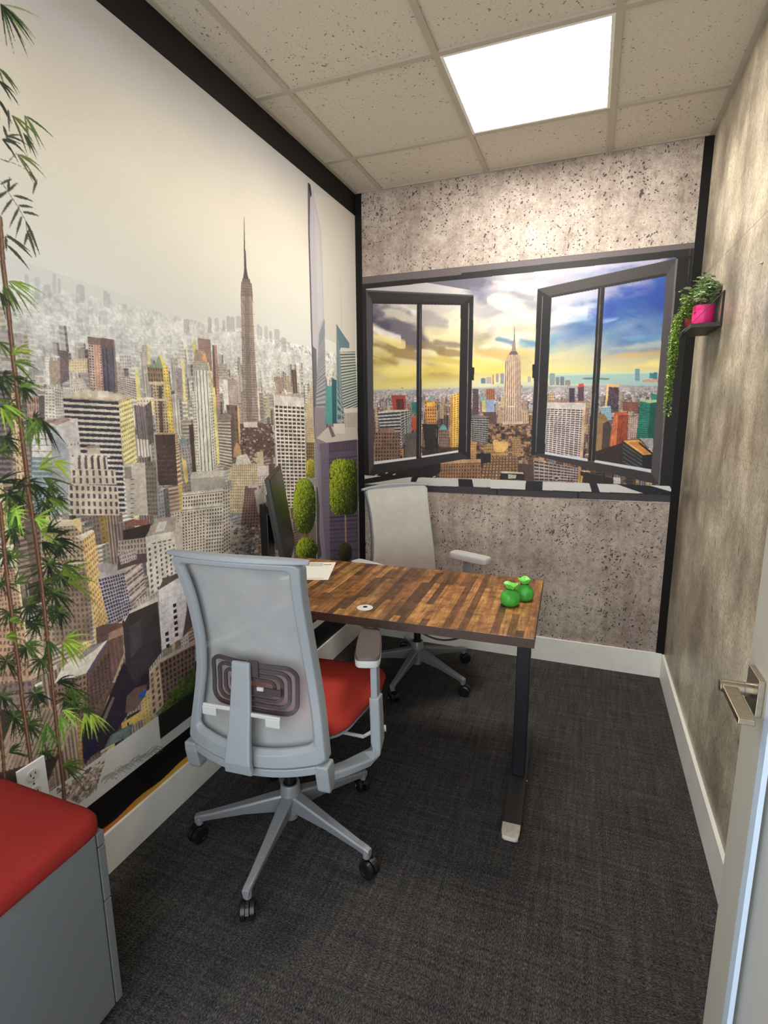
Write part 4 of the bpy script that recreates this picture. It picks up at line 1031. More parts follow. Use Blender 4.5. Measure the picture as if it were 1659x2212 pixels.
    c.poly_line([(0, 1440), (60, 1530), (140, 1650), (200, 1760), (215, 1900), (280, 1960)], .0016, (84, 80, 66)); c.poly_line([(0, 1270), (60, 1290), (130, 1220)], .0018, (92, 90, 70)); c.poly_line([(10, 1270), (130, 1310), (240, 1370), (285, 1430)], .0012, (92, 92, 76))
    A()
    for p, d, L, t in [((60, 395), .35, 260, (120, 146, 60)), ((40, 420), .8, 260, (104, 124, 70)), ((20, 430), 1.1, 220, md_), ((-10, 480), 1.2, 180, dk), ((90, 990), -.9, 180, (140, 168, 50)), ((110, 960), -.4, 170, (150, 176, 60)), ((100, 1040), .1, 200, (96, 124, 46)), ((60, 1160), -.2, 150, md_), ((110, 1170), .3, 220, dk), ((150, 1240), -.5, 190, (84, 110, 50)), ((170, 1240), .9, 120, dk), ((-20, 880), .6, 150, md_), ((-20, 1180), .7, 200, dk), ((-20, 1330), .4, 200, md_), ((0, 1400), .9, 220, lt), ((20, 1380), .5, 200, (130, 170, 60)), ((230, 1480), 1.3, 230, (96, 130, 50)), ((250, 1470), .5, 200, md_), ((330, 1500), .9, 240, dk), ((290, 1500), 1.7, 200, (88, 118, 44)), ((300, 1890), -.5, 260, (140, 160, 50)), ((420, 1830), .3, 180, (156, 176, 60)), ((340, 1960), .4, 260, md_), ((260, 2000), .9, 220, dk), ((-20, 1760), -.3, 190, md_), ((-20, 2000), -.5, 260, dk), ((380, 2130), .3, 200, (104, 136, 50)), ((100, 2060), -1.0, 230, dk)]:
        c.frond(p, d, 5, L, t, .40, w=16, bend=.34)
    D()
    for p, d, L, t in [((60, 200), -.5, 160, (150, 190, 70)), ((50, 180), .9, 150, (44, 92, 44)), ((110, 160), 1.8, 150, (150, 190, 70)), ((240, 240), -.3, 170, (156, 192, 66)), ((250, 230), .3, 140, (140, 180, 70)), ((280, 330), -.2, 160, (120, 150, 56)), ((290, 400), .5, 150, dk), ((440, 640), -.6, 240, (120, 146, 48)), ((480, 690), -.3, 220, (128, 150, 50)), ((440, 560), .2, 170, md_), ((100, 700), -.7, 150, md_), ((80, 520), -.8, 150, md_), ((460, 1090), -.1, 180, lt), ((440, 1110), .9, 160, lt), ((480, 1120), .4, 160, (170, 200, 80)), ((40, 1080), -.4, 120, (110, 140, 46)), ((170, 1120), .3, 150, md_), ((340, 1100), 1.2, 160, (60, 84, 40)), ((440, 1600), .3, 160, (160, 190, 80)), ((420, 1640), 1.0, 170, (104, 150, 56)), ((600, 1620), 1.3, 150, lt), ((640, 1620), .9, 160, (176, 204, 84)), ((560, 1600), -.4, 150, md_), ((330, 1690), 1.5, 180, (96, 150, 60)), ((470, 1480), -.5, 190, md_), ((400, 1400), -.3, 180, dk), ((500, 1440), .6, 170, md_), ((440, 2000), -.4, 200, (96, 110, 56)), ((450, 2000), .2, 140, md_), ((60, 1900), -.5, 170, (60, 80, 38)), ((180, 980), -.3, 150, dk), ((60, 960), -.4, 120, (110, 140, 50)), ((380, 380), -.2, 220, dk), ((330, 330), -.5, 170, dk)]:
        c.frond(p, d, 6, L, t, .55, w=15, bend=.34)
    return c

cv = paint_left()
# vertex columns: dense where the sheet is seen at a shallow angle near, sparser far away
ya = [0.0]
while ya[-1] < BACK_Y-1e-4:
    y = ya[-1]
    step = 0.02 if y < 0.5 else (0.0013+0.00125*max(0, y-0.7))
    ya.append(min(BACK_Y-0.0, y+step))
rows = np.linspace(2.6145, 0.141, 1750)
sky = print_mesh(cv, 'skyline_mural', np.array(ya), rows, 0.002, print_mat('printed_vinyl', 0.55), 'x')
tag(sky, 'wall-size skyline print with bamboo stems and topiary on the left wall', 'wall mural')
# ---------------------------------------------------------------- back wall: printed open window over the city
def paint_back():
    c = Canvas(1, BACK_Y, 0.043, 1.799, 0.96, 2.30, 560)
    H, W = c.H, c.W
    Wf = lambda: c.frame(640, 380, 3.0714); V = lambda: c.frame(1000, 500, 3.0722)
    R = c.rng
    yy = (c.z1-(np.arange(H)+0.5)/c.d)[:, None]; xx = (c.a0+(np.arange(W)+0.5)/c.d)[None, :]
    hz = 1.60
    t = np.clip((yy-hz)/0.62, 0, 1)+0*xx
    n1 = fbm(H, W, 150, 6, 11, 2.0); n2 = fbm(H, W, 70, 6, 5, 2.6)
    def grad(tt, st):
        o = np.zeros(tt.shape+(3,), np.float32)
        for k in range(3): o[..., k] = np.interp(tt, [s[0] for s in st], [s[1][k] for s in st])
        return o
    left = grad(t, [(0, (226, 214, 150)), (.12, (236, 214, 112)), (.35, (230, 214, 140)), (.6, (206, 196, 176)), (1, (186, 180, 184))])
    mid = grad(t, [(0, (214, 216, 196)), (.1, (240, 230, 150)), (.3, (236, 228, 178)), (.55, (222, 216, 206)), (1, (214, 210, 214))])
    right = grad(t, [(0, (206, 214, 190)), (.1, (236, 224, 146)), (.24, (206, 196, 150)), (.4, (120, 158, 176)), (.65, (84, 124, 180)), (.85, (66, 96, 170)), (1, (92, 100, 140))])
    u = (xx-0.043)/1.756+0*t
    wl = np.clip((0.42-u)/0.2, 0, 1)[..., None]; wr = np.clip((u-0.6)/0.22, 0, 1)[..., None]
    s = mid*(1-wl)*(1-wr)+left*wl+right*wr
    nz = lambda q: (q-q.mean())/q.std()
    tilt = fbm(H, W, 120, 6, 21, 2.8)
    rowshift = ((xx-.043)*c.d*0.24).astype(int)+np.zeros((H, 1), int)
    st = nz(np.take_along_axis(tilt, (np.arange(H)[:, None]+rowshift) % H, 0)); st2 = nz(np.take_along_axis(n1, (np.arange(H)[:, None]-rowshift) % H, 0))
    a1, a2 = nz(n1), nz(n2)
    def over(m, col, k):
        nonlocal s
        m = (np.clip(m, 0, 1)*k)[..., None]; s = s*(1-m)+np.array(col, np.float32)*m
    up = np.clip((t-.30)*3, 0, 1); lo = np.clip((t-.06)*5, 0, 1)*(1-up)
    L_ = np.clip((0.62-u)*3.2, 0, 1); C_ = np.exp(-((u-.48)/.17)**2); R_ = np.clip((u-.60)*5, 0, 1)
    over((st2+.2)*L_*up, (96, 92, 108), .85); over((st2+.1)*1.2*L_*lo, (150, 122, 66), .7)
    over((st-.5)*L_*np.clip(t*3, 0, 1), (250, 236, 190), .7)
    over((a1-.1)*C_*up, (150, 148, 158), .75); over((a2-.7)*C_*np.clip(t*4-.4, 0, 1), (120, 122, 140), .6); over((st-.9)*C_, (252, 246, 224), .8)
    over((a2-.6)*C_*lo, (206, 160, 90), .5)
    over((st+.5)*R_*np.clip((t-.15)*4, 0, 1), (52, 92, 170), .7); over((st2-.4)*R_*np.clip((t-.1)*3, 0, 1), (186, 190, 206), .55); over((a1-.6)*np.clip((u-.8)*6, 0, 1)*up, (30, 58, 150), .6)
    over((1-np.abs(u-.62)*5)*np.clip((t-.5)*2, 0, 1), (206, 198, 206), .5)
    s *= 0.94
    c.im[:] = np.clip(s, 0, 250)
    nf = nz(fbm(H, W, 60, 6, 77, 2.4))
    Wf()
    for p, q, w, col, a in [((505, 900), (800, 1080), .030, (96, 88, 104), .9), ((510, 960), (600, 1000), .022, (70, 66, 84), .9), ((600, 862), (740, 900), .022, (112, 104, 118), .8), ((650, 960), (800, 1110), .020, (104, 96, 104), .7), ((505, 1005), (660, 1085), .014, (240, 234, 222), .8), ((700, 858), (795, 905), .014, (232, 226, 222), .8), ((505, 1110), (800, 1205), .018, (146, 120, 74), .85), ((510, 1195), (660, 1245), .012, (164, 136, 72), .8), ((505, 1060), (700, 1120), .010, (236, 214, 140), .8), ((835, 900), (940, 990), .026, (150, 144, 150), .7), ((835, 1120), (960, 1150), .013, (136, 116, 92), .8), ((930, 1105), (1080, 1120), .010, (140, 120, 104), .8), ((960, 1165), (1085, 1180), .011, (150, 126, 84), .8), ((835, 1205), (1085, 1235), .010, (206, 176, 84), .7), ((880, 1040), (1080, 1060), .016, (236, 222, 170), .6), ((505, 1280), (1085, 1290), .022, (240, 218, 110), .6)]:
        c.cloud(p, q, w, col, a, nf)
    V()
    for p, q, w, col, a in [((10, 340), (130, 420), .032, (120, 118, 138), .85), ((160, 340), (260, 430), .026, (160, 156, 166), .8), ((60, 500), (200, 600), .026, (176, 170, 174), .7), ((200, 330), (480, 360), .022, (236, 228, 220), .8), ((250, 470), (480, 600), .030, (240, 230, 206), .7), ((390, 720), (480, 745), .018, (104, 146, 176), .9), ((230, 715), (330, 735), .010, (96, 128, 156), .8), ((90, 790), (330, 830), .014, (214, 176, 100), .7), ((70, 870), (270, 905), .016, (240, 220, 110), .7), ((380, 800), (480, 830), .014, (220, 190, 120), .6),
                            ((640, 250), (1300, 200), .024, (196, 188, 206), .75), ((600, 440), (880, 400), .040, (196, 192, 206), .75), ((600, 590), (880, 520), .026, (214, 216, 226), .8), ((600, 720), (880, 640), .034, (112, 152, 184), .85), ((590, 800), (880, 760), .018, (150, 176, 176), .7), ((600, 850), (880, 830), .014, (206, 180, 140), .7),
                            ((950, 420), (1180, 380), .034, (170, 160, 182), .8), ((1000, 520), (1350, 440), .050, (44, 72, 158), .9), ((950, 640), (1340, 560), .040, (70, 112, 184), .85), ((950, 600), (1150, 540), .012, (176, 190, 216), .7), ((940, 720), (1310, 690), .026, (110, 154, 190), .8), ((940, 780), (1310, 750), .014, (176, 182, 170), .8), ((940, 840), (1310, 800), .014, (206, 172, 120), .75), ((940, 900), (1310, 880), .016, (238, 220, 134), .8)]:
        c.cloud(p, q, w, col, a, nf)
    # city floor
    hpx = int((c.z1-hz)*c.d)
    c.im[hpx:] = (120, 92, 88)
    c.im[hpx-4:hpx+18] = c.im[hpx-4:hpx+18]*.4+np.array([176, 176, 172])*.6
    farp = [(176, 168, 170), (150, 136, 142), (196, 184, 176), (132, 116, 122)]
    midp = [(120, 90, 88), (88, 68, 74), (178, 146, 124), (150, 96, 72), (66, 54, 60)]
    nearp = [(112, 80, 60), (60, 46, 44), (190, 146, 98), (84, 62, 54), (142, 104, 74), (38, 32, 34)]
    c.clutter(.043, 1.8, hz-.005, hz-.005, 1.50, 2200, .006, .012, farp, farp+midp[:1], 1.2)
    c.clutter(.043, 1.8, 1.545, 1.545, 1.38, 1500, .012, .022, farp[1:]+midp[:2], midp, 1.6)
    c.clutter(.043, 1.8, 1.42, 1.42, 1.02, 900, .02, .045, midp, nearp, 2.0)
    c.grime(hpx+2, 0.5, 14)
    zc = (c.z1-(np.arange(H)+0.5)/c.d)
    hf = np.interp(zc, [1.30, 1.46, 1.56, 1.602, 1.603], [0, .12, .45, .8, 0])[:, None, None]
    c.im[:] = c.im*(1-hf)+np.array([172, 168, 168], np.float32)*hf
    pal = [(120, 92, 80), (176, 146, 116), (84, 66, 66), (198, 172, 140), (150, 100, 78), (140, 132, 134)]
    dpl = [(76, 56, 52), (116, 88, 70), (52, 42, 46), (128, 104, 88), (92, 56, 48), (92, 86, 92)]
    c.towers(260, .04, 1.8, 1.40, 1.52, .008, .016, pal, dpl, .35, .10, 51)
    c.towers(120, .04, 1.8, 1.10, 1.38, .018, .032, pal, dpl, 0, 0, 52)
    Wf()
    c.P([(630, 1455), (725, 1455), (728, 1555), (645, 1555)], (160, 66, 54), tex=12); c.Fc([(660, 1480), (712, 1480), (715, 1555), (668, 1555)], (110, 44, 40), (60, 34, 40), 5, 1)
    c.Fc([(540, 1572), (690, 1560), (700, 1800), (575, 1800)], (196, 190, 186), (66, 66, 74), 1, 12, 1, .6); c.Fc([(690, 1560), (765, 1556), (768, 1690), (700, 1800)], (176, 168, 160), (58, 58, 66), 4, 12, .8, .6)
    c.P([(540, 1572), (600, 1552), (765, 1552), (690, 1566)], (206, 190, 160))
    c.P([(765, 1505), (800, 1500), (800, 1570), (770, 1570)], (30, 110, 100)); c.P([(765, 1600), (800, 1600), (800, 1690), (768, 1690)], (170, 70, 40), tex=20)
    c.Fc([(525, 1700), (690, 1700), (690, 1890), (520, 1895)], (134, 104, 86), (64, 46, 42), 9, 8, .5, .55); c.P([(560, 1672), (650, 1668), (655, 1705), (555, 1705)], (140, 108, 92), tex=24)
    c.P([(720, 1712), (800, 1700), (800, 1870), (722, 1880)], (96, 86, 78), tex=10)
    c.Fc([(848, 1490), (932, 1490), (930, 1645), (862, 1645)], (206, 146, 72), (96, 56, 36), 5, 7, .5, .6); c.P([(872, 1492), (894, 1455), (916, 1492)], (110, 156, 148)); c.P([(866, 1500), (922, 1500), (922, 1530), (866, 1530)], (226, 166, 86))
    c.P([(835, 1645), (942, 1652), (942, 1800), (860, 1815)], (38, 34, 36)); c.line((930, 1680), (925, 1790), .004, (190, 170, 150)); c.Fc([(840, 1660), (930, 1662), (928, 1790), (862, 1800)], (38, 34, 36), (66, 58, 56), 8, 12, .5, .5)
    c.Fc([(1024, 1455), (1082, 1440), (1076, 1822), (1022, 1826)], (236, 188, 84), (126, 82, 40), 3, 26, .45, .5); c.P([(1020, 1470), (1040, 1465), (1036, 1826), (1020, 1826)], (176, 120, 56), .7)
    c.Fc([(942, 1682), (1012, 1685), (1012, 1822), (950, 1822)], (134, 112, 98), (86, 66, 60), 5, 7); c.P([(948, 1682), (962, 1656), (988, 1656), (1002, 1682)], (92, 168, 168))
    c.P([(835, 1800), (1075, 1800), (1075, 1880), (835, 1880)], (44, 34, 32), .75, tex=30)
    V()
    # water and far shore
    c.P([(560, 945), (900, 935), (1330, 925), (1330, 1032), (900, 1012), (700, 1012), (560, 975)], (156, 190, 188), .9, tex=6)
    c.P([(790, 972), (860, 968), (975, 975), (970, 985), (800, 982)], (110, 128, 122)); c.P([(560, 940), (1320, 925), (1320, 940), (560, 958)], (206, 212, 176), .8)
    for x0, y0, x1, y1, col in [(1142, 910, 1173, 992, (108, 148, 162)), (1238, 938, 1262, 975, (66, 124, 134)), (1262, 934, 1290, 990, (58, 116, 130)), (575, 940, 610, 1018, (132, 152, 150)), (616, 965, 640, 1020, (124, 128, 134)), (645, 962, 672, 1020, (112, 116, 126)), (678, 985, 712, 1020, (140, 128, 124)), (250, 940, 272, 1010, (140, 146, 160)), (196, 950, 205, 1015, (190, 120, 90)), (220, 942, 236, 1000, (148, 150, 160)), (120, 972, 150, 1010, (104, 132, 142)), (430, 960, 450, 1000, (170, 168, 166)), (155, 965, 190, 1010, (180, 170, 160))]:
        c.P([(x0, y0+5), (x0+(x1-x0)*.4, y0), (x1, y0+3), (x1, y1), (x0, y1)], col, tex=12)
    c.P([(1190, 985), (1330, 975), (1330, 1000), (1190, 1000)], (190, 150, 130), tex=30)
    # tower in the gap
    c.P([(340, 628), (343, 628), (345, 735), (336, 735)], (96, 82, 84))
    c.P([(331, 730), (347, 730), (353, 805), (322, 805)], (150, 128, 118), tex=14)
    c.P([(318, 795), (356, 795), (370, 822), (302, 822)], (104, 92, 92))
    c.Fc([(228, 1185), (432, 1185), (436, 1275), (226, 1275)], (206, 178, 150), (140, 108, 92), 16, 1, .45, 1)
    c.Fc([(294, 818), (376, 818), (384, 870), (284, 870)], (214, 186, 156), (140, 112, 96), 9, 1, .4, 1)
    c.Fc([(279, 860), (384, 860), (388, 1262), (270, 1262)], (220, 192, 164), (136, 108, 96), 8, 1, .42, 1)
    c.P([(345, 820), (384, 862), (388, 1262), (362, 1262)], (130, 104, 96), .25)
    c.P([(295, 1158), (340, 1158), (340, 1166), (295, 1166)], (236, 222, 200))
    for x0, x1, y0, y1, col in [(65, 103, 1045, 1215, (92, 72, 84)), (155, 212, 1045, 1115, (176, 112, 76)), (116, 152, 1095, 1130, (150, 190, 180)), (395, 428, 1120, 1190, (176, 150, 130)), (435, 470, 1150, 1190, (200, 190, 190)), (250, 272, 1098, 1170, (210, 186, 140))]:
        c.Fc([(x0, y0), (x1, y0), (x1, y1), (x0, y1)], col, tuple(v*.6 for v in col), 4, 10, .45, .5)
    c.P([(124, 1122), (150, 1122), (152, 1200), (128, 1200)], (216, 192, 130)); c.P([(150, 1118), (208, 1115), (208, 1198), (152, 1202)], (150, 168, 196), tex=16)
    c.P([(130, 1198), (220, 1198), (222, 1300), (176, 1300)], (96, 70, 66), tex=16)
    c.Fc([(40, 1232), (132, 1232), (130, 1420), (30, 1420)], (176, 172, 164), (48, 50, 52), 5, 13, .9, .6); c.P([(130, 1232), (176, 1228), (172, 1395), (130, 1420)], (44, 44, 46)); c.P([(30, 1228), (60, 1218), (176, 1226), (132, 1236)], (110, 108, 110))
    c.Fc([(50, 1352), (96, 1350), (92, 1525), (52, 1525)], (214, 162, 96), (120, 80, 56), 4, 12)
    # low brick roofs
    for k in range(520):
        x = 60+R.rand()*420; y = 1275+R.rand()*230; s_ = 8+R.rand()*26; col = [(112, 82, 62), (60, 46, 44), (186, 142, 96), (84, 62, 54), (44, 36, 38), (150, 112, 86)][R.randint(6)]
        c.P([(x, y), (x+s_, y-2), (x+s_, y+s_*.7), (x, y+s_*.7)], col, .9)
    c.P([(265, 1262), (395, 1260), (400, 1278), (262, 1282)], (206, 180, 160), tex=20)
    c.Fc([(140, 1410), (300, 1400), (380, 1350), (384, 1490), (300, 1500)], (0, 0, 0), (0, 0, 0), 1, 1) if False else None
    c.Fc([(138, 1415), (300, 1410), (302, 1500), (140, 1500)], (186, 142, 88), (108, 76, 50), 12, 4, .5, .6); c.Fc([(325, 1368), (382, 1365), (384, 1490), (326, 1490)], (176, 138, 92), (96, 70, 52), 5, 8, .45, .6)
    c.P([(195, 1392), (300, 1395), (300, 1430), (270, 1465), (215, 1465)], (216, 172, 100), tex=18)
    c.Fc([(145, 1495), (365, 1492), (372, 1650), (118, 1650)], (112, 82, 62), (184, 142, 98), 11, 8, .5, .55)
    c.Fc([(-20, 1525), (118, 1520), (120, 1645), (-30, 1640)], (146, 104, 74), (74, 50, 40), 10, 6, .5, .6); c.P([(-20, 1510), (118, 1508), (118, 1528), (-20, 1532)], (196, 150, 108))
    c.P([(365, 1540), (475, 1545), (475, 1655), (372, 1650)], (86, 64, 56), tex=40); c.P([(252, 1600), (405, 1605), (410, 1650), (240, 1645)], (40, 34, 34)); c.P([(255, 1592), (400, 1598), (402, 1610), (255, 1604)], (216, 206, 180)); c.P([(300, 1612), (355, 1615), (350, 1640), (300, 1640)], (196, 188, 176), tex=60)
    # white tower with window bands
    c.Fc([(560, 1075), (612, 1075), (612, 1130), (562, 1130)], (206, 180, 140), (96, 72, 60), 4, 3)
    c.P([(560, 1128), (815, 1132), (812, 1190), (556, 1182)], (212, 200, 192), tex=5); c.P([(570, 1118), (800, 1120), (810, 1138), (560, 1134)], (160, 120, 108), tex=50)
    c.Fc([(556, 1172), (812, 1182), (790, 1560), (540, 1500)], (220, 208, 202), (84, 68, 68), 9, 25, .84, .58, jit=10)
    c.P([(795, 1182), (813, 1182), (792, 1560), (772, 1560)], (206, 170, 140))
    c.Fc([(470, 1515), (785, 1575), (780, 1665), (472, 1655)], (176, 158, 152), (70, 56, 56), 13, 6, .85, .55); c.P([(765, 1560), (785, 1565), (780, 1665), (765, 1662)], (196, 140, 96))
    c.P([(590, 1632), (622, 1622), (648, 1634), (622, 1654)], (190, 172, 160)); c.P([(600, 1634), (622, 1628), (638, 1636), (620, 1646)], (40, 34, 34))
    # towers seen through the right casement
    c.Fc([(705, 1040), (742, 1040), (742, 1132), (706, 1132)], (72, 62, 78), (50, 44, 60), 4, 6)
    c.Fc([(762, 1030), (804, 1025), (800, 1125), (764, 1125)], (104, 74, 82), (66, 48, 58), 6, 1); c.P([(768, 1012), (800, 1008), (802, 1030), (766, 1034)], (206, 66, 56))
    c.Fc([(953, 1030), (1036, 1032), (1032, 1205), (942, 1170)], (66, 52, 64), (150, 120, 120), 10, 14, .35, .35, jit=60); c.P([(955, 1012), (962, 1008), (1036, 1018), (1036, 1034), (953, 1032)], (232, 178, 118)); c.P([(955, 1012), (970, 1012), (956, 1170), (942, 1168)], (226, 190, 130))
    c.Fc([(1058, 1130), (1165, 1135), (1160, 1195), (1060, 1190)], (140, 84, 72), (86, 56, 54), 10, 5)
    c.Fc([(908, 1168), (982, 1164), (986, 1255), (925, 1240)], (158, 198, 208), (104, 140, 160), 6, 7, .5, .6); c.P([(908, 1168), (940, 1158), (982, 1160), (950, 1172)], (210, 220, 216))
    c.P([(888, 1215), (935, 1208), (985, 1290), (930, 1460), (884, 1460)], (152, 116, 76), tex=26); c.P([(930, 1275), (965, 1255), (985, 1295), (972, 1450), (920, 1455)], (76, 58, 54), tex=16)
    c.Fc([(1098, 1230), (1168, 1226), (1158, 1372), (1092, 1372)], (196, 170, 156), (112, 84, 78), 5, 12, .55, .5)
    c.Fc([(1000, 1222), (1030, 1216), (1012, 1480), (966, 1480)], (236, 132, 76), (176, 80, 44), 4, 1, .4, 1); c.Fc([(1030, 1216), (1098, 1215), (1090, 1440), (1012, 1480)], (184, 84, 44), (106, 40, 28), 7, 1, .45, 1)
    c.P([(1000, 1222), (1010, 1200), (1085, 1198), (1098, 1216), (1030, 1220)], (214, 90, 52))
    c.Fc([(1175, 1120), (1290, 1125), (1286, 1370), (1152, 1376)], (44, 140, 118), (14, 84, 76), 1, 22, 1, .5, jit=6); c.P([(1250, 1075), (1290, 1080), (1288, 1118), (1248, 1118)], (36, 130, 110)); c.P([(1243, 1130), (1290, 1130), (1284, 1375), (1225, 1376)], (12, 74, 68), .7); c.P([(1172, 1115), (1290, 1118), (1290, 1132), (1240, 1140), (1174, 1126)], (176, 190, 140))
    c.P([(880, 1460), (1065, 1400), (1065, 1560), (880, 1530)], (50, 36, 32), tex=60)
    c.P([(1060, 1385), (1195, 1480), (1190, 1570), (1056, 1545)], (44, 44, 48)); [c.line((1062, 1412+28*k), (1190, 1500+25*k), .0026, (120, 116, 112)) for k in range(5)]
    c.P([(1190, 1480), (1262, 1478), (1250, 1580), (1188, 1572)], (24, 22, 26))
    c.P([(1060, 1388), (1168, 1384), (1262, 1478), (1195, 1484)], (232, 170, 84)); c.P([(1100, 1400), (1165, 1392), (1250, 1470), (1205, 1476)], (206, 134, 60))
    c.P([(1168, 1370), (1262, 1370), (1262, 1450), (1240, 1440)], (160, 158, 156), tex=70); c.P([(1170, 1395), (1262, 1470), (1262, 1485), (1168, 1410)], (30, 28, 30))
    c.P([(780, 1590), (1000, 1640), (1000, 1675), (780, 1665)], (40, 34, 32), tex=50); c.P([(782, 1620), (796, 1622), (792, 1664), (780, 1664)], (206, 180, 60)); c.P([(998, 1630), (1046, 1635), (1046, 1675), (998, 1672)], (206, 204, 196), tex=40)
    # shadowed bottom left
    Wf()
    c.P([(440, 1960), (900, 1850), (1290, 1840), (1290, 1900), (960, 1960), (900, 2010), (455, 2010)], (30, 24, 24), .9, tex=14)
    for p in [(590, 1970, (220, 180, 90)), (520, 1985, (200, 180, 150)), (640, 1980, (190, 190, 180)), (905, 1995, (200, 190, 170))]: c.P([(p[0], p[1]), (p[0]+18, p[1]-6), (p[0]+20, p[1]+2), (p[0]+2, p[1]+6)], p[2])
    c.Fc([(960, 1900), (1225, 1890), (1222, 2010), (955, 2010)], (150, 110, 78), (84, 58, 46), 15, 5, .45, .65); c.P([(965, 1885), (1225, 1878), (1225, 1900), (958, 1912)], (190, 148, 108), tex=40)
    c.Fc([(1156, 1720), (1200, 1720), (1195, 1880), (1158, 1880)], (206, 158, 92), (120, 84, 56), 4, 10)
    c.Fc([(1160, 1600), (1280, 1600), (1270, 1780), (1165, 1760)], (150, 146, 140), (50, 50, 52), 6, 12, .9, .55)
    c.finish(hpx+2, .22, .94, 60)
    # ---- left casement
    K, Gy, Gd = (27, 24, 24), (72, 66, 68), (50, 46, 47)
    def ring(o, i, cols):
        for k in range(4): c.P([o[k], o[(k+1) % 4], i[(k+1) % 4], i[k]], cols[k], tex=3)
    o, i = [(460, 756), (1178, 790), (1155, 1872), (480, 1988)], [(508, 846), (1092, 857), (1075, 1832), (515, 1912)]
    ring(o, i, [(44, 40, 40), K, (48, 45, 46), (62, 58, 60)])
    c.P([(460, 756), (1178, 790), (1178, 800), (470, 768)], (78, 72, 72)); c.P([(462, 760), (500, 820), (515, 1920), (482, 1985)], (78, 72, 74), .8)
    c.P([(500, 826), (1092, 842), (1092, 858), (506, 848)], (34, 30, 30))
    c.P([(515, 1895), (797, 1862), (797, 1876), (516, 1915)], (222, 218, 216)); c.P([(832, 1858), (1075, 1820), (1075, 1834), (832, 1870)], (222, 218, 216))
    c.P([(800, 848), (834, 848), (828, 1868), (797, 1874)], K); c.P([(820, 852), (825, 852), (820, 1866), (815, 1866)], (92, 86, 88))
    c.P([(1143, 845), (1148, 845), (1130, 1830), (1126, 1830)], (130, 122, 122)); c.P([(1162, 1268), (1182, 1272), (1178, 1358), (1160, 1352)], (20, 18, 20))
    c.P([(430, 690), (462, 700), (482, 1990), (455, 2060), (430, 2060)], (24, 21, 22))
    # ---- right casement
    V()
    c.P([(1420, 90), (1600, 50), (1600, 1900), (1300, 1760), (1305, 1660)], (20, 18, 18))
    o, i = [(495, 382), (1425, 178), (1304, 1682), (452, 1482)], [(588, 436), (1350, 292), (1248, 1602), (543, 1472)]
    ring(o, i, [(66, 60, 58), (78, 72, 74), (56, 51, 52), K])
    c.P([(588, 424), (1352, 276), (1350, 296), (588, 440)], (34, 30, 30)); c.P([(1412, 185), (1426, 180), (1306, 1680), (1298, 1676)], (110, 104, 106))
    c.P([(543, 1462), (828, 1508), (828, 1526), (543, 1478)], (214, 214, 218)); c.P([(872, 1515), (1248, 1578), (1247, 1600), (872, 1532)], (214, 214, 218))
    c.P([(898, 368), (942, 362), (876, 1522), (830, 1522)], K); c.P([(912, 372), (918, 372), (856, 1520), (850, 1520)], (96, 92, 96))
    c.P([(527, 432), (532, 430), (485, 1465), (480, 1465)], (112, 106, 106)); c.P([(462, 882), (482, 880), (478, 975), (460, 972)], (20, 18, 20))
    # ---- head of the frame
    Wf()
    c.P([(430, 660), (1300, 575), (1300, 640), (430, 722)], (96, 88, 90), tex=4); c.P([(430, 720), (1300, 635), (1300, 668), (430, 752)], (30, 27, 27))
    V()
    c.P([(-10, 231), (1620, 52), (1620, 110), (-10, 278)], (98, 90, 92), tex=4); c.P([(-10, 276), (1620, 102), (1620, 145), (1420, 172), (-10, 318)], (32, 29, 29)); c.line((1512, 60), (1492, 330), .0015, (110, 104, 104))
    # ---- sill with window shadows
    c.P([(-30, 1638), (1240, 1686), (1372, 1690), (1392, 1728), (1240, 1748), (-30, 1702)], (214, 212, 206), tex=4)
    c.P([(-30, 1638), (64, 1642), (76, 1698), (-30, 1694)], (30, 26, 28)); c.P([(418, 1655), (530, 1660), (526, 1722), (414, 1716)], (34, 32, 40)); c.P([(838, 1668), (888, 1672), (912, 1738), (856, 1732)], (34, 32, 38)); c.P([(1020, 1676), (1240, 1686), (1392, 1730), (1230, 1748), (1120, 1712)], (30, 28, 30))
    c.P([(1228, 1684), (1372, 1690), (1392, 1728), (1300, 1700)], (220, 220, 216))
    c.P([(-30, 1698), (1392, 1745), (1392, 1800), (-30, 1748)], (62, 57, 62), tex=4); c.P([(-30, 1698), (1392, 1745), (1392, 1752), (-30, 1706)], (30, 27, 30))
    for x in (226, 764): c.P([(x-4, 1706+(x*.033)), (x+5, 1706+(x*.033)), (x+5, 1752+x*.035), (x-4, 1752+x*.035)], (14, 12, 14))
    c.P([(-30, 1745), (1392, 1797), (1392, 1900), (-30, 1900)], (176, 168, 168), tex=20)
    Wf()
    c.P([(440, 1985), (760, 1999), (1290, 2010), (1290, 2066), (440, 2050)], (206, 203, 198), tex=4)
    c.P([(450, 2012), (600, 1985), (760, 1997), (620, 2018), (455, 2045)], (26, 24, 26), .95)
    c.P([(905, 2000), (1078, 2006), (1074, 2020), (1170, 2022), (1176, 2062), (1078, 2058), (1072, 2010)], (30, 27, 30), 0)
    c.P([(1074, 2010), (1166, 2012), (1176, 2064), (1078, 2060)], (34, 31, 36)); c.P([(765, 2000), (810, 2001), (795, 2030), (760, 2028)], (30, 28, 30))
    c.P([(440, 2045), (1290, 2066), (1290, 2116), (440, 2090)], (62, 57, 62), tex=4)
    c.P([(440, 2090), (1290, 2116), (1290, 2200), (440, 2200)], (176, 168, 168), tex=20)
    c.P([(440, 600), (1600, 470), (1600, 575), (440, 661)], (150, 140, 132), 0)
    return c
cw = paint_back()
z_lo, z_hi = 0.985, 2.2705
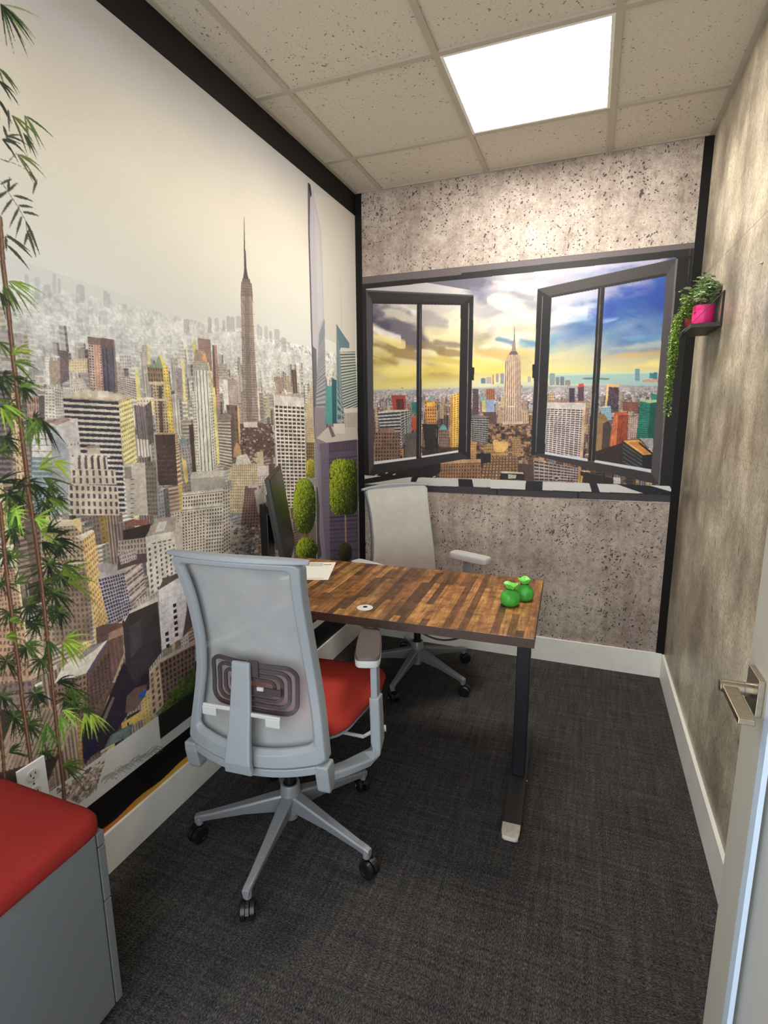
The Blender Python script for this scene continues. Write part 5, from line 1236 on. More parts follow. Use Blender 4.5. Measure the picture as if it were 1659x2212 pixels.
wm = print_mesh(cw, 'window_mural', np.linspace(0.0435, 1.7985, 860), np.linspace(z_hi, z_lo, 640), 0.0015, print_mat('printed_window_vinyl', 0.5), 'y')
tag(wm, 'printed open black casement window over a sunset city on the concrete wall', 'wall mural')
# ---------------------------------------------------------------- object materials
M['chair_grey'] = material('cool_grey_plastic', rgb(141, 147, 152), 0.38, noise=0.03, nscale=300, bump=0.05, bscale=900)
M['arm_grey'] = material('pale_grey_plastic', rgb(186, 187, 184), 0.42)
M['base_grey'] = material('satin_silver_plastic', rgb(138, 141, 145), 0.34, metal=0.25)
M['black_plastic'] = material('black_plastic', rgb(18, 18, 20), 0.35)
M['wheel'] = material('castor_black', rgb(22, 22, 24), 0.28)
M['dark_pad'] = material('taupe_arm_pad', rgb(84, 74, 72), 0.5, bump=0.1, bscale=700)
M['dark_lumbar'] = material('dark_lumbar_plastic', rgb(62, 52, 54), 0.5)
M['steel'] = material('black_powder_coated_steel', rgb(16, 16, 22), 0.42)
M['steel2'] = material('charcoal_powder_coat', rgb(44, 42, 42), 0.5)
M['nickel'] = material('brushed_nickel', rgb(166, 156, 138), 0.34, metal=1.0, noise=0.08, nscale=120)
M['wood'] = wood_mat()
M['wood_edge'] = material('dark_wood_edge_band', rgb(64, 44, 34), 0.5, noise=0.25, nscale=60)
M['silver_cap'] = material('worn_foot_glide', rgb(186, 178, 164), 0.45, noise=0.12, nscale=70)
def fabric(name, col, col2, sc=900):
    m = bpy.data.materials.new(name); nt, b = nodes_of(m)
    w = N(nt, 'ShaderNodeTexWave', wave_type='BANDS', bands_direction='Y'); w.inputs['Scale'].default_value = sc/6; w.inputs['Distortion'].default_value = 2
    nt.links.new(mapped(nt), w.inputs['Vector'])
    n = noise(nt, mapped(nt, (0.5, 2, 1)), 140, 4, 0.7)
    s = math_n(nt, 'ADD', math_n(nt, 'MULTIPLY', w.outputs['Fac'], 0.35), math_n(nt, 'MULTIPLY', n, 0.65))
    nt.links.new(ramp(nt, s, [(0.3, col), (0.65, col2)]), b.inputs['Base Color'])
    b.inputs['Roughness'].default_value = 0.9; b.inputs['Specular IOR Level'].default_value = 0.2
    bp = N(nt, 'ShaderNodeBump'); bp.inputs['Strength'].default_value = 0.3; bp.inputs['Distance'].default_value = 0.001
    nt.links.new(s, bp.inputs['Height']); nt.links.new(bp.outputs[0], b.inputs['Normal'])
    return m
M['red_fabric'] = fabric('red_woven_fabric', rgb(158, 46, 38), rgb(190, 66, 54))
M['red_cushion'] = fabric('deep_red_woven_fabric', rgb(120, 30, 27), rgb(146, 42, 36), 1400)
def mesh_fabric(name, col, alpha):
    m = bpy.data.materials.new(name); nt, b = nodes_of(m)
    b.inputs['Roughness'].default_value = 0.75
    wv = N(nt, 'ShaderNodeTexWave', wave_type='BANDS', bands_direction='Z'); wv.inputs['Scale'].default_value = 160; nt.links.new(mapped(nt), wv.inputs['Vector'])
    n = noise(nt, mapped(nt), 14, 4, 0.6)
    c = mixc(nt, 1.0, col, ramp(nt, n, [(0.3, (0.86, 0.86, 0.87, 1)), (0.7, (1, 1, 1, 1))]), 'MULTIPLY')
    c = mixc(nt, 1.0, c, ramp(nt, wv.outputs['Fac'], [(0.2, (0.9, 0.9, 0.9, 1)), (0.8, (1, 1, 1, 1))]), 'MULTIPLY')
    nt.links.new(c, b.inputs['Base Color'])
    tr = N(nt, 'ShaderNodeBsdfTransparent'); mx = N(nt, 'ShaderNodeMixShader'); mx.inputs[0].default_value = 1-alpha
    nt.links.new(b.outputs[0], mx.inputs[1]); nt.links.new(tr.outputs[0], mx.inputs[2])
    nt.links.new(mx.outputs[0], nt.nodes['Material Output'].inputs[0])
    return m
M['mesh_near'] = mesh_fabric('grey_mesh_fabric', rgb(172, 174, 174), 0.80)
M['mesh_far'] = mesh_fabric('pale_mesh_fabric', rgb(184, 183, 176), 0.975)

# ---------------------------------------------------------------- office chair
def interp(x, pts): return float(np.interp(x, [p[0] for p in pts], [p[1] for p in pts]))
PROF = [(.36, -.225), (.42, -.232), (.50, -.226), (.60, -.208), (.70, -.198), (.80, -.206), (.95, -.240), (1.09, -.288)]
HW = [(.36, .242), (.44, .237), (.50, .231), (.60, .218), (.70, .203), (.80, .194), (.95, .191), (1.06, .200), (1.09, .208)]
def sm(x, pts): return (interp(x-.03, pts)+interp(x, pts)+interp(x+.03, pts))/3
def back_pt(u, z, off=0.0): return Vector((u, sm(z, PROF)+0.85*u*u+off, z))
def rr_loop(n, rc, asp):
    """rounded rectangle in [-1,1]^2, corner radius rc on the short axis"""
    P = []
    rx, ry = rc, rc*asp
    per = n//4
    for q, (sx, sy) in enumerate(((1, 1), (-1, 1), (-1, -1), (1, -1))):
        for i in range(per):
            t = i/(per-1)
            a = math.pi/2*(q+t)
            P.append((sx*(1-rx)+rx*math.cos(a), sy*(1-ry)+ry*math.sin(a)))
    # add points along the straight sides
    out = []
    for i, p in enumerate(P):
        q = P[(i+1) % len(P)]
        d = math.hypot(q[0]-p[0], q[1]-p[1]); k = max(1, int(d/0.12))
        for j in range(k): out.append((p[0]+(q[0]-p[0])*j/k, p[1]+(q[1]-p[1])*j/k))
    return out

def make_chair(label, loc, rot, leg0, pad_mat, mesh_mat, group, toes=(-15, 15), lift=0.0, slide=(0, 0)):
    t = thing('office_chair', label, 'chair', (loc[0], loc[1], 0), rot, group)
    # five-star base
    for k in range(5):
        a = math.radians(leg0+72*k)-rot
        c_, s_ = math.cos(a), math.sin(a)
        Mx = Matrix(((c_, -s_, 0), (s_, c_, 0), (0, 0, 1)))
        st = [(.022, .168, .100, .022), (.06, .160, .098, .021), (.16, .134, .094, .0175), (.285, .104, .077, .0135), (.315, .099, .070, .013), (.332, .094, .066, .012)]
        R = []
        for r, zt, zb, w in st:
            R.append([Mx @ Vector(p) for p in ((r, w*.75, zt), (r, w, zt-.006), (r, w*.62, zb), (r, -w*.62, zb), (r, -w, zt-.006), (r, -w*.75, zt))])
        leg = MB().rings(R); 
        leg.lathe([(.0125, .060), (.0125, .085)], tuple(Mx @ Vector((.318, 0, 0))), 14)
        lg = leg.build('leg', M['base_grey'], t, bevel=.002)
        ca = a+[0.9, 0.4, -0.15, 1.3, 2.0][k]
        cc = Mx @ Vector((.318, 0, 0)); cc = cc+Vector((math.cos(ca), math.sin(ca), 0))*0.012
        ax = Vector((-math.sin(ca), math.cos(ca), 0))
        Rz = Matrix.Rotation(ca, 4, 'Z')
        ck = MB()
        for sd in (-1, 1):
            prof = [(.006, -.009), (.0235, -.0085), (.0285, -.006), (.0285, .006), (.0235, .0085), (.018, .0087), (.017, .006), (.006, .006)]
            w = MB().lathe([(r, h*sd) for r, h in prof], (0, 0, 0), 28, 'y')
            ck.add([(Rz @ Vector((p[0], p[1]+sd*.0135, p[2])))+Vector((cc.x, cc.y, .0285)) for p in w.v], w.f)
        co = ck.build('caster', M['wheel'], lg, smooth=40)
        hd = MB()
        pts = [Vector((.031*math.cos(th), 0, .031*math.sin(th))) for th in np.linspace(.3, 2.6, 9)]
        hd.bar([(Rz @ p)+Vector((cc.x, cc.y, .0285)) for p in pts], .010, .004, ax)
        hd.lathe([(.006, .052), (.006, .066)], (Mx @ Vector((.318, 0, 0)))[:], 10)
        hd.build('caster_hood', M['wheel'], lg)
    MB().lathe([(.022, .068), (.024, .095), (.036, .098), (.037, .150), (.034, .200), (.032, .206), (.025, .206), (.025, .196)], (0, 0, 0), 32).build('hub', M['base_grey'], t, smooth=35)
    MB().lathe([(.020, .19), (.020, .25), (.0135, .252), (.0135, .395)], (0, 0, 0), 24).build('gas_cylinder', M['black_plastic'], t, smooth=35)
    MB().box((0, .0, .402), (.16, .25, .034)).box((0, -.12, .402), (.10, .14, .028)).build('tilt_mechanism', M['black_plastic'], t, bevel=.008)
    # seat: shell and cushion, superellipse plan, waterfall front
    def seat_ring(z, k, drop):
        r = []
        for i in range(48):
            a = 2*math.pi*i/48
            e = 0.42
            x = .264*k*math.copysign(abs(math.cos(a))**e, math.cos(a)); y = .235*k*math.copysign(abs(math.sin(a))**e, math.sin(a))
            x *= 1-0.05*(y/.235 < 0)*abs(y/.235)
            zz = z-drop*max(0, (y-.10)/.135)**2+.008*(abs(x)/.25)**2
            r.append((x*(1+.075*max(0, min(1, (y+.1)/.2))), y+.112, zz+.020))
        return r
    MB().rings([seat_ring(.424, .62, 0), seat_ring(.430, .93, .012), seat_ring(.440, .985, .016), seat_ring(.449, .99, .016)]).build('seat_shell', M['chair_grey'], t, smooth=40)
    MB().rings([seat_ring(.449, .965, .016), seat_ring(.455, 1.0, .016), seat_ring(.476, 1.02, .018), seat_ring(.494, .99, .02), seat_ring(.505, .92, .022), seat_ring(.509, .72, .018), seat_ring(.507, .40, .008), seat_ring(.506, .1, 0)]).build('seat_cushion', M['red_fabric'], t, smooth=80)
    # back frame: closed ring following the curved shell
    zb, zt = .452, 1.072
    def ring_pts(inset, ib, it):
        out = []
        for a, b in rr_loop(48, .13 if inset == 0 else .12, .42):
            z = (zb+ib)+(zt-it-zb-ib)*(b+1)/2
            sag = .022*(1-a*a) if b < 0 else 0
            sag *= max(0, -b)
            crown = .006*(1-a*a)*max(0, b)
            u = a*(sm(z, HW)-inset)
            out.append((u, z-sag+crown))
        return out
    O, I = ring_pts(0, 0, 0), ring_pts(.037, .058, .022)
    rings = []
    for (uo, zo), (ui, zi) in zip(O, I):
        f = .004
        rings.append([back_pt(uo, zo, -.004), back_pt(uo, zo, .020), back_pt(ui, zi, .006), back_pt(ui, zi, -.002), back_pt(ui+(uo-ui)*.25, zi+(zo-zi)*.25, -.014), back_pt(uo-(uo-ui)*.12, zo-(zo-zi)*.12, -.016)])
    fr = MB().rings(rings, closed=True)
    fr.build('back_frame', M['chair_grey'], t, smooth=28, bevel=.0025)
    # top rail with flared ends
    tp = []
    for i in range(25):
        s = -1+2*i/24
        u = s*.218; z = 1.078+.006*(1-s*s)-.002*abs(s)**4
        tp.append(back_pt(u, z, .002+.000))
    MB().bar(tp, [.020+.010*(1-abs(-1+2*i/24)**3) for i in range(25)], [.012+.006*(1-abs(-1+2*i/24)**4) for i in range(25)], (0, 1, 0)).build('top_rail', M['chair_grey'], t, bevel=.004, smooth=50)
    # mesh panel
    nu, nv = 26, 40; vs = []; fs = []
    for j in range(nv+1):
        b = -1+2*j/nv
        z = (zb+.012)+(zt+.002-zb-.012)*(b+1)/2
        for i in range(nu+1):
            a = -1+2*i/nu
            h = sm(z, HW)-.005-.012*max(0, abs(b)-.93)/.07
            cz = z-.02*(1-a*a)*max(0, -b)
            vs.append(back_pt(a*h, cz, .0215+.004*(1-a**6)*(1-b**6)))
    n1 = nu+1
    for j in range(nv):
        for i in range(nu): fs.append((j*n1+i, j*n1+i+1, (j+1)*n1+i+1, (j+1)*n1+i))
    o = MB().add(vs, fs).build('mesh_panel', mesh_mat, t, smooth=80)
    # lumbar pad: nested rounded loops behind the mesh
    lb = MB()
    for k, (hw_, hh) in enumerate(((.136, .070), (.114, .053), (.092, .037), (.070, .022))):
        pts = []
        for a, b in rr_loop(32, .25, hw_/hh*.9):
            u = a*hw_+.010; z = .678+b*hh-u*.06
            pts.append(back_pt(u, z, -.010))
        lb.bar(pts+[pts[0], pts[1]], .0045, .0125-.001*k, (0, 1, 0))
    lb.box((.055, -.215, .668), (.10, .004, .022)).box((0.02, -.215, .735), (.03, .004, .05))
    lb.build('lumbar_support', M['dark_lumbar'], t)
    # centre spine
    sp = [(0, -.262, .425), (0, -.268, .46), (0, -.252, .54), (0, -.236, .62), (0, -.226, .70), (0, -.222, .757)]
    MB().bar([Vector((p[0]-.016, p[1], p[2])) for p in sp], [.092, .086, .074, .068, .062, .060], [.020, .020, .018, .017, .016, .014], (1, 0, 0)).build('spine', M['chair_grey'], t, bevel=.006, seg=3)
    for sd in (-1, 1):
        g_ = MB()
        g_.box((-.016+sd*.078, -.238, .606-sd*.004), (.10, .008, .014)); g_.box((-.016+sd*.104, -.240, .592-sd*.004), (.048, .010, .030))
        g_.build('lumbar_grip', M['arm_grey'], t, bevel=.004)
    MB().box((.048, -.232, .684), (.022, .008, .012)).build('lumbar_knob', M['arm_grey'], t, bevel=.003)
    # lower yoke under the back with the two drop ears
    yk = []; W_ = []
    for i in range(21):
        s = -1+2*i/20
        yk.append(back_pt(s*.238, .440-.024*(1-s*s), .004)); W_.append(.034)
    MB().bar(yk, [.030]*21, [.026]*21, (0, 1, 0)).build('back_yoke', M['chair_grey'], t, bevel=.004)
    for sd in (-1, 1):
        ar = thing_part('armrest', t)
        e = MB()
        p0 = back_pt(sd*.222, .40, .004)
        R = []
        for z, w, d, dy in ((.352, .036, .036, .012), (.365, .042, .044, .008), (.42, .044, .052, .004), (.452, .040, .050, 0)):
            x0 = sd*.222; y0 = sm(z, PROF)+.85*.22*.22+dy
            R.append([(x0-w/2, y0-d/2, z), (x0+w/2, y0-d/2, z), (x0+w/2, y0+d/2, z), (x0-w/2, y0+d/2, z)])
        e.rings(R)
        e.build('ear', M['chair_grey'], ar, bevel=.005)
        pts = [(sd*.222, -.160, .392), (sd*.262, -.105, .384), (sd*.304, -.040, .378), (sd*.324, -.008, .388), (sd*.328, .004, .42), (sd*.324, .010, .50), (sd*.320, .014, .572)]
        MB().bar(pts, [.040, .044, .046, .050, .052, .048, .046], [.028, .028, .030, .032, .034, .034, .034],
                 [(-.3*sd, 1, 0), (-.3*sd, 1, 0), (-.2*sd, 1, .2), (-.1*sd, 1, .1), (0, 1, 0), (0, 1, 0), (0, 1, 0)]).build('arm_bracket', M['chair_grey'], ar, bevel=.006, seg=3)
        MB().bar([(sd*.320, .012, .55), (sd*.317, .016, .676)], .036, .022, (0, 1, 0)).build('arm_post', M['chair_grey'], ar, bevel=.003)
        th = math.radians(toes[0] if sd < 0 else toes[1])
        Mt = Matrix.Translation((sd*.270 if lift == 0 else sd*.285, (.102 if lift == 0 else .09)+(slide[0] if sd < 0 else slide[1]), .690 if lift == 0 else .700)) @ Matrix.Rotation(th, 4, 'Z')
        def pad_ring(z, k):
            r = []
            for i in range(32):
                a = 2*math.pi*i/32; e_ = .35
                x = .043*k*math.copysign(abs(math.cos(a))**e_, math.cos(a)); y = (.123+.043*(k-1))*math.copysign(abs(math.sin(a))**e_, math.sin(a))
                r.append(Mt @ Vector((x*(1.0 if y < .05 else .94), y, z)))
            return r
        MB().rings([pad_ring(-.016, .86), pad_ring(-.012, .97), pad_ring(.006, 1.0), pad_ring(.010, .98)]).build('arm_pad_base', M['arm_grey'], ar, smooth=40)
        MB().rings([pad_ring(.010, .98), pad_ring(.015, .97), pad_ring(.020, .9)]).build('arm_pad', pad_mat, ar, smooth=50)
    # height lever
    lv = MB().tube([(.12, .03, .412), (.27, .03, .405), (.305, .034, .43)], .0065, 10)
    lv.tube([(.300, .033, .436), (.345, .045, .440)], .0105, 12)
    lv.build('height_lever', M['arm_grey'], t, smooth=50)
    if not lift:
        for ch in bpy.data.objects:
            if ch.parent == t and ch.name.split('.')[0] not in ('leg', 'hub', 'gas_cylinder', 'tilt_mechanism'): ch.location.x -= .010
    if lift:
        for ch in bpy.data.objects:
            if ch.parent == t and ch.name.split('.')[0] not in ('leg', 'hub', 'gas_cylinder'): ch.location.z += lift
    return t

def thing_part(name, parent):
    o = bpy.data.objects.new(name, None); COL.objects.link(o); o.parent = parent; o.empty_display_size = .05
    return o

near = make_chair('grey mesh office chair with red seat in the foreground, its back to the viewer', (.480, 1.410), math.radians(5), 205, M['dark_pad'], M['mesh_near'], 'office chairs at the desk')
far = make_chair('pale mesh office chair behind the desk, by the back wall', (.545, 2.675), math.radians(-131), 264, M['arm_grey'], M['mesh_far'], 'office chairs at the desk', (18, 18), -.03, (0, -.10))

# ---------------------------------------------------------------- desk
dz, dth = .745, .032
DA = math.radians(2.0)
dk = thing('standing_desk', 'butcher-block desk on a black steel T-leg frame against the left wall', 'desk', (.635, 1.972, 0), DA)
MB().box((0, 0, dz-dth/2), (1.212, .655, dth)).build('desktop', M['wood'], dk, bevel=.0012)
eb = MB()
for sy in (-1, 1): eb.box((0, sy*.3285, dz-dth/2), (1.214, .0015, dth-.0012))
for sx in (-1, 1): eb.box((sx*.6068, 0, dz-dth/2), (.0015, .657, dth-.0012))
eb.build('edge_band', M['wood_edge'], dk)
gm = MB().lathe([(.030, dz+.0002), (.0305, dz+.0025), (.027, dz+.0036), (.016, dz+.0033), (.004, dz+.0033)], (-.012, -.238, 0), 36)
gm.build('grommet', material('grommet_silver', rgb(212, 210, 204), .35), dk, smooth=40)
MB().lathe([(.0085, dz+.0026), (.0085, dz+.0038)], (-.012, -.234, 0), 24).build('grommet_cap', M['black_plastic'], dk)
for sx, nm in ((1, 'leg'), (-1, 'leg')):
    x = .559 if sx > 0 else -.50
    lg = MB().box((x, -.01, .36), (.050, .075, .64)).build(nm, M['steel'], dk, bevel=.003)
    MB().box((x, -.01, .704), (.07, .50, .018)).build('top_bracket', M['steel'], lg, bevel=.002)
    R = []
    for y, zt_, w in ((-.345, .012, .052), (-.335, .020, .064), (-.29, .026, .066), (-.05, .036, .066), (.05, .036, .066), (.27, .026, .066), (.30, .018, .062), (.312, .012, .050)):
        R.append([(x-w/2, y, .005), (x+w/2, y, .005), (x+w/2, y, zt_-.003), (x+w/2-.003, y, zt_), (x-w/2+.003, y, zt_), (x-w/2, y, zt_-.003)])
    MB().rings(R).build('foot', M['steel2'], lg, bevel=.001)
    R = []
    for y, zt_, w in ((-.352, .010, .036), (-.346, .017, .054), (-.330, .0225, .062), (-.292, .0272, .064)):
        R.append([(x-w/2, y, .004), (x+w/2, y, .004), (x+w/2, y, zt_-.002), (x+w/2-.003, y, zt_), (x-w/2+.003, y, zt_), (x-w/2, y, zt_-.002)])
    MB().rings(R).build('foot_cap', M['silver_cap'], lg, bevel=.001)
    MB().lathe([(.004, 0), (.004, .003)], (x+.0335, -.045, .024), 12, 'x').build('foot_screw', M['nickel'], lg)
MB().box((.03, .03, .690), (1.00, .040, .038)).box((.03, -.07, .690), (1.00, .040, .038)).build('crossbar', M['steel'], dk, bevel=.002)
cb = MB(); P = []
for i in range(24):
    s = i/23; P.append((.10+.33*s, -.19-.03*s, .706-.062*math.sin(math.pi*s)**1.3))
cb.tube(P, .0035, 8); cb.build('cable', M['black_plastic'], dk, smooth=60)
MB().box((.15, -.17, .706), (.09, .05, .014)).build('control_box', M['black_plastic'], dk, bevel=.003)

# printed sheet on the desk
pa = math.radians(19)
pp = thing('paper_sheet', 'white printed sheet lying on the desk beside the monitor', 'paper', (.202, 2.089, dz+.0008), pa)
MB().box((-.003, .0, 0), (.216, .279, .0008)).build('sheet', material('office_paper', rgb(232, 230, 220), .7), pp)
rp = random.Random(4)
ink_m = material('grey_print', rgb(120, 120, 120), .8)
def text_line(x0, x1, y, h, w0, w1, gap):
    ink = MB(); x = x0
    while x < x1:
        w = min(rp.uniform(w0, w1), x1-x); ink.box((x+w/2, y, .0006), (w+gap*.9, h*rp.uniform(.75, 1), .0003)); x += w+gap
    ink.build('text_line', ink_m, pp)
text_line(-.03, .045, .115, .007, .004, .010, .0018)
text_line(.052, .088, .096, .012, .003, .006, .001)
for r_ in range(4): text_line(-.085, .05, .098-.009*r_, .0022, .004, .012, .003)
for r_ in range(2): text_line(-.08, .08, -.118-.007*r_, .0018, .004, .014, .003)

# two money-bag figurines
def money_bag(loc, rot, lean, label, sc=1.0):
    t = thing('money_bag_figurine', label, 'figurine', loc, rot, 'green money bags on the desk')
    prof = [(.020, .0), (.028, .001), (.0345, .009), (.0372, .020), (.0368, .030), (.0325, .043), (.0245, .054), (.0155, .0605), (.0132, .0635)]
    def wob(a, k, h):
        return 1+(.022*math.sin(9*a+1.3)*min(1, h/.06)+.03*math.sin(2*a+.6)+.02*math.sin(3*a))*(1 if k > 1 else .5)
    P_ = []
    for i in range(len(prof)-1):
        for j in range(3):
            s = j/3; P_.append(((prof[i][0]*(1-s)+prof[i+1][0]*s)*sc, (prof[i][1]*(1-s)+prof[i+1][1]*s)*sc))
    P_.append((prof[-1][0]*sc, prof[-1][1]*sc))
    mt = M['bag']
    MB().lathe(P_, (0, 0, 0), 54, wob=wob).build('bag_body', mt, t, smooth=70)
    P2 = [(.0132, .0630), (.0150, .066), (.0205, .073), (.0255, .0805), (.0262, .0835), (.0235, .0840), (.016, .0795), (.006, .076)]
    def wob2(a, k, h): return 1+.13*math.sin(3*a+.5)*min(1, k/3)+.05*math.sin(8*a)
    m2 = MB().lathe([(r*sc, h*sc) for r, h in P2], (lean*sc, 0, 0), 48, wob=wob2)
    m2.v = [(x, y, z+.0035*sc*math.sin(3*math.atan2(y, x-lean)+2)*(math.hypot(x, y)/.025)) for x, y, z in m2.v]
    m2.build('gathered_neck', M['bag_top'], t, smooth=70)
    tie = [(.0142*sc*math.cos(a)+lean*.5, .0142*sc*math.sin(a), .0628*sc) for a in np.linspace(0, 2*math.pi, 24, endpoint=False)]
    MB().tube(tie, .0016*sc, 6, closed=True).build('cord', M['black_plastic'], t, smooth=60)
    return t
M['bag'] = material('glossy_green_glaze', rgb(70, 172, 62), .42, noise=.18, nscale=60, bump=.25, bscale=90)
M['bag_top'] = material('bright_green_glaze', rgb(112, 206, 84), .42, noise=.12, nscale=60)
money_bag((1.136, 1.957, dz), .4, .002, 'green money bag figurine nearer the viewer on the desk', 1.0)
money_bag((1.178, 2.035, dz), 1.6, .003, 'green money bag figurine standing behind the other one', 1.0)

# ---------------------------------------------------------------- monitor seen almost edge-on
A_, B_ = Vector((.330, 1.630, 0)), Vector((.095, 2.085, 0))
ux = (B_-A_).normalized(); nrm = Vector((ux.y, -ux.x, 0))
mc = (A_+B_)/2
tiltm = math.radians(8)
rotz = math.atan2(ux.y, ux.x)
mon = thing('monitor', 'black flat monitor seen edge-on, on an arm by the left wall', 'monitor', (.070, 1.955, dz+.001), 0)
def mpt(s, h, d):
    """s along the width, h up the panel, d out of the screen"""
    up = Vector((0, 0, 1))*math.cos(tiltm)-nrm*math.sin(tiltm)
    out = nrm*math.cos(tiltm)+Vector((0, 0, 1))*math.sin(tiltm)
    return mc+Vector((0, 0, 1.048))+ux*s+up*h+out*d-Vector((.070, 1.955, dz))
def mbox(m, s0, s1, h0, h1, d0, d1):
    vs = [mpt(s, h, d) for d in (d0, d1) for h in (h0, h1) for s in (s0, s1)]
    m.add(vs, [(0, 2, 3, 1), (4, 5, 7, 6), (0, 1, 5, 4), (2, 6, 7, 3), (0, 4, 6, 2), (1, 3, 7, 5)])
    return m
hs, hh = .256, .186
cs = mbox(MB(), -hs, hs, -hh, hh, -.012, .006)
mbox(cs, -hs*.62, hs*.62, -hh*.55, hh*.62, -.032, -.012)
cs.build('case', material('monitor_case_dark', rgb(40, 38, 36), .45), mon, bevel=.003)
mbox(MB(), -hs+.010, hs-.010, -hh+.014, hh-.008, .0055, .0066).build('screen', material('dark_glossy_screen', rgb(8, 9, 8), .22, spec=.12), mon)
ct = mpt(0, 0.02, -.032)
MB().box((0, 0, .165), (.040, .050, .33)).build('post', M['black_plastic'], mon, bevel=.003)
MB().lathe([(.055, .0), (.055, .010), (.030, .014)], (0, 0, 0), 28).build('clamp_base', M['black_plastic'], mon, smooth=40)
MB().bar([(0.01, 0, .315), tuple((Vector((.0, 0, .315))*.4+ct*.6)+Vector((0, 0, .0))), tuple(ct)], .038, .034, (0, 0, 1)).build('arm', M['black_plastic'], mon, bevel=.003)

# ---------------------------------------------------------------- pedestal with red cushion
px0, px1, py0, py1, pzt = .012, .375, .262, .772, .512
pd = thing('drawer_pedestal', 'grey steel mobile drawer pedestal at lower left against the wall', 'cabinet', ((px0+px1)/2, (py0+py1)/2, 0))
ox, oy = (px0+px1)/2, (py0+py1)/2
M['ped'] = material('grey_painted_steel', rgb(102, 105, 108), .42, noise=.02, nscale=4)
MB().box(((px0+px1)/2-ox, (py0+py1-.022)/2-oy, (pzt+.035)/2), (px1-px0, py1-py0-.022, pzt-.035)).build('body', M['ped'], pd, bevel=.003)
MB().box((0, (py1-.010)-oy, .4945), (px1-px0, .019, .034)).build('top_strip', M['ped'], pd, bevel=.002)
for z0, z1 in ((.331, .474), (.036, .327)):
    dw = MB().box((0, (py1-.010)-oy, (z0+z1)/2), (px1-px0, .019, z1-z0)).build('drawer', M['ped'], pd, bevel=.002)
    MB().box((0, py1-oy+.004, z1-.012), (.12, .010, .008)).build('handle', M['base_grey'], dw, bevel=.002)
for sx in (-1, 1):
    for sy in (-1, 1):
        w = MB()
        for q in (-1, 1): w.lathe([(.015, -.006), (.017, -.004), (.017, .004), (.015, .006)], (sx*.14+q*.009, sy*.20, .017), 18, 'x')
        w.box((sx*.14, sy*.20, .030), (.02, .028, .012))
        w.build('caster', M['wheel'], pd)
def cush_ring(z, k):
    r = []
    for i in range(64):
        a = 2*math.pi*i/64; e = .16
        hx, hy = (px1-px0)/2+.004, (py1-py0)/2+.004
        r.append(((hx-(1-k)*.05)*math.copysign(abs(math.cos(a))**e, math.cos(a)), (hy-(1-k)*.05)*math.copysign(abs(math.sin(a))**e, math.sin(a)), z))
    return r
cu = MB().rings([cush_ring(pzt, .88), cush_ring(pzt+.002, .97), cush_ring(pzt+.014, 1.0), cush_ring(pzt+.034, .98), cush_ring(pzt+.044, .88), cush_ring(pzt+.049, .66), cush_ring(pzt+.052, .1)])
cu.v += [(0, 0, pzt+.0525)]
cu.build('seat_cushion', M['red_cushion'], pd, smooth=60)

# ---------------------------------------------------------------- outlet
ot = thing('wall_outlet', 'white double power outlet on the mural wall by the red cushion', 'outlet', (.002, .862, .466))
MB().box((.0035, 0, 0), (.007, .078, .122)).build('cover_plate', material('outlet_white', rgb(226, 226, 220), .35), ot, bevel=.002)
sk = material('socket_white', rgb(204, 204, 200), .35)
for z in (.027, -.027):
    s_ = MB().lathe([(.0168, .0), (.0168, .0025)], (.0068, 0, z), 24, 'x'); 
    so = s_.build('socket', sk, ot)
    MB().box((.0094, -.0065, z+.003), (.0008, .002, .009)).box((.0094, .0065, z+.003), (.0008, .002, .007)).lathe([(.0022, 0), (.0022, .0008)], (.0090, 0, z-.009), 10, 'x').build('slot', M['black_plastic'], so)
MB().lathe([(.003, 0), (.003, .001)], (.0068, 0, 0), 12, 'x').build('screw', M['nickel'], ot)

# ---------------------------------------------------------------- wall shelf and plants
sx0, sx1, sy0, sy1, sz = 1.732, 1.838, 2.520, 2.812, 1.811
sh = thing('wall_shelf', 'small black floating shelf high on the right wall in the back corner', 'shelf', (1.84, 2.666, sz))
M['shelf'] = material('dark_grey_shelf_metal', rgb(58, 54, 52), .5)
MB().box(((sx0+sx1)/2-1.84, 0, -.008), (sx1-sx0, sy1-sy0, .016)).build('board', M['shelf'], sh, bevel=.001)
for y in (-.146, .146):
    b_ = MB(); b_.box((-.004, y*.985, .055), (.006, .010, .125))
    b_.tube([(-.104, y*.985, .002), (-.005, y*.985, .115)], .0016, 6)
    b_.build('bracket', M['black_plastic'], sh)
pk = thing('potted_plant', 'round-leaved green plant in a bright pink pot on the wall shelf', 'plant', (1.790, 2.640, sz))
mp = material('hot_pink_pot', rgb(232, 40, 128), .45)
def ribs(a, k, h): return 1+(.010*math.sin(36*a) if 3 <= k <= 8 else 0)
MB().lathe([(.028, 0), (.034, .003), (.0355, .012), (.0375, .0125), (.0395, .022), (.0405, .032), (.041, .042), (.0405, .052), (.0395, .060), (.0395, .066), (.0405, .068), (.0395, .084), (.0365, .085), (.036, .070)], (0, 0, 0), 72, wob=ribs).build('pot', mp, pk, smooth=40)
MB().lathe([(.0355, .066), (.0355, .074)], (0, 0, 0), 24).build('soil', material('potting_soil', rgb(50, 38, 30), .95, noise=.4, nscale=200), pk)
def leaf_mat(name, c1, c2):
    m = bpy.data.materials.new(name); nt, b = nodes_of(m)
    oi = N(nt, 'ShaderNodeNewGeometry')
    nt.links.new(ramp(nt, oi.outputs['Random Per Island'], [(0, c1), (1, c2)]), b.inputs['Base Color'])
    b.inputs['Roughness'].default_value = .5
    return m
rl = random.Random(7)
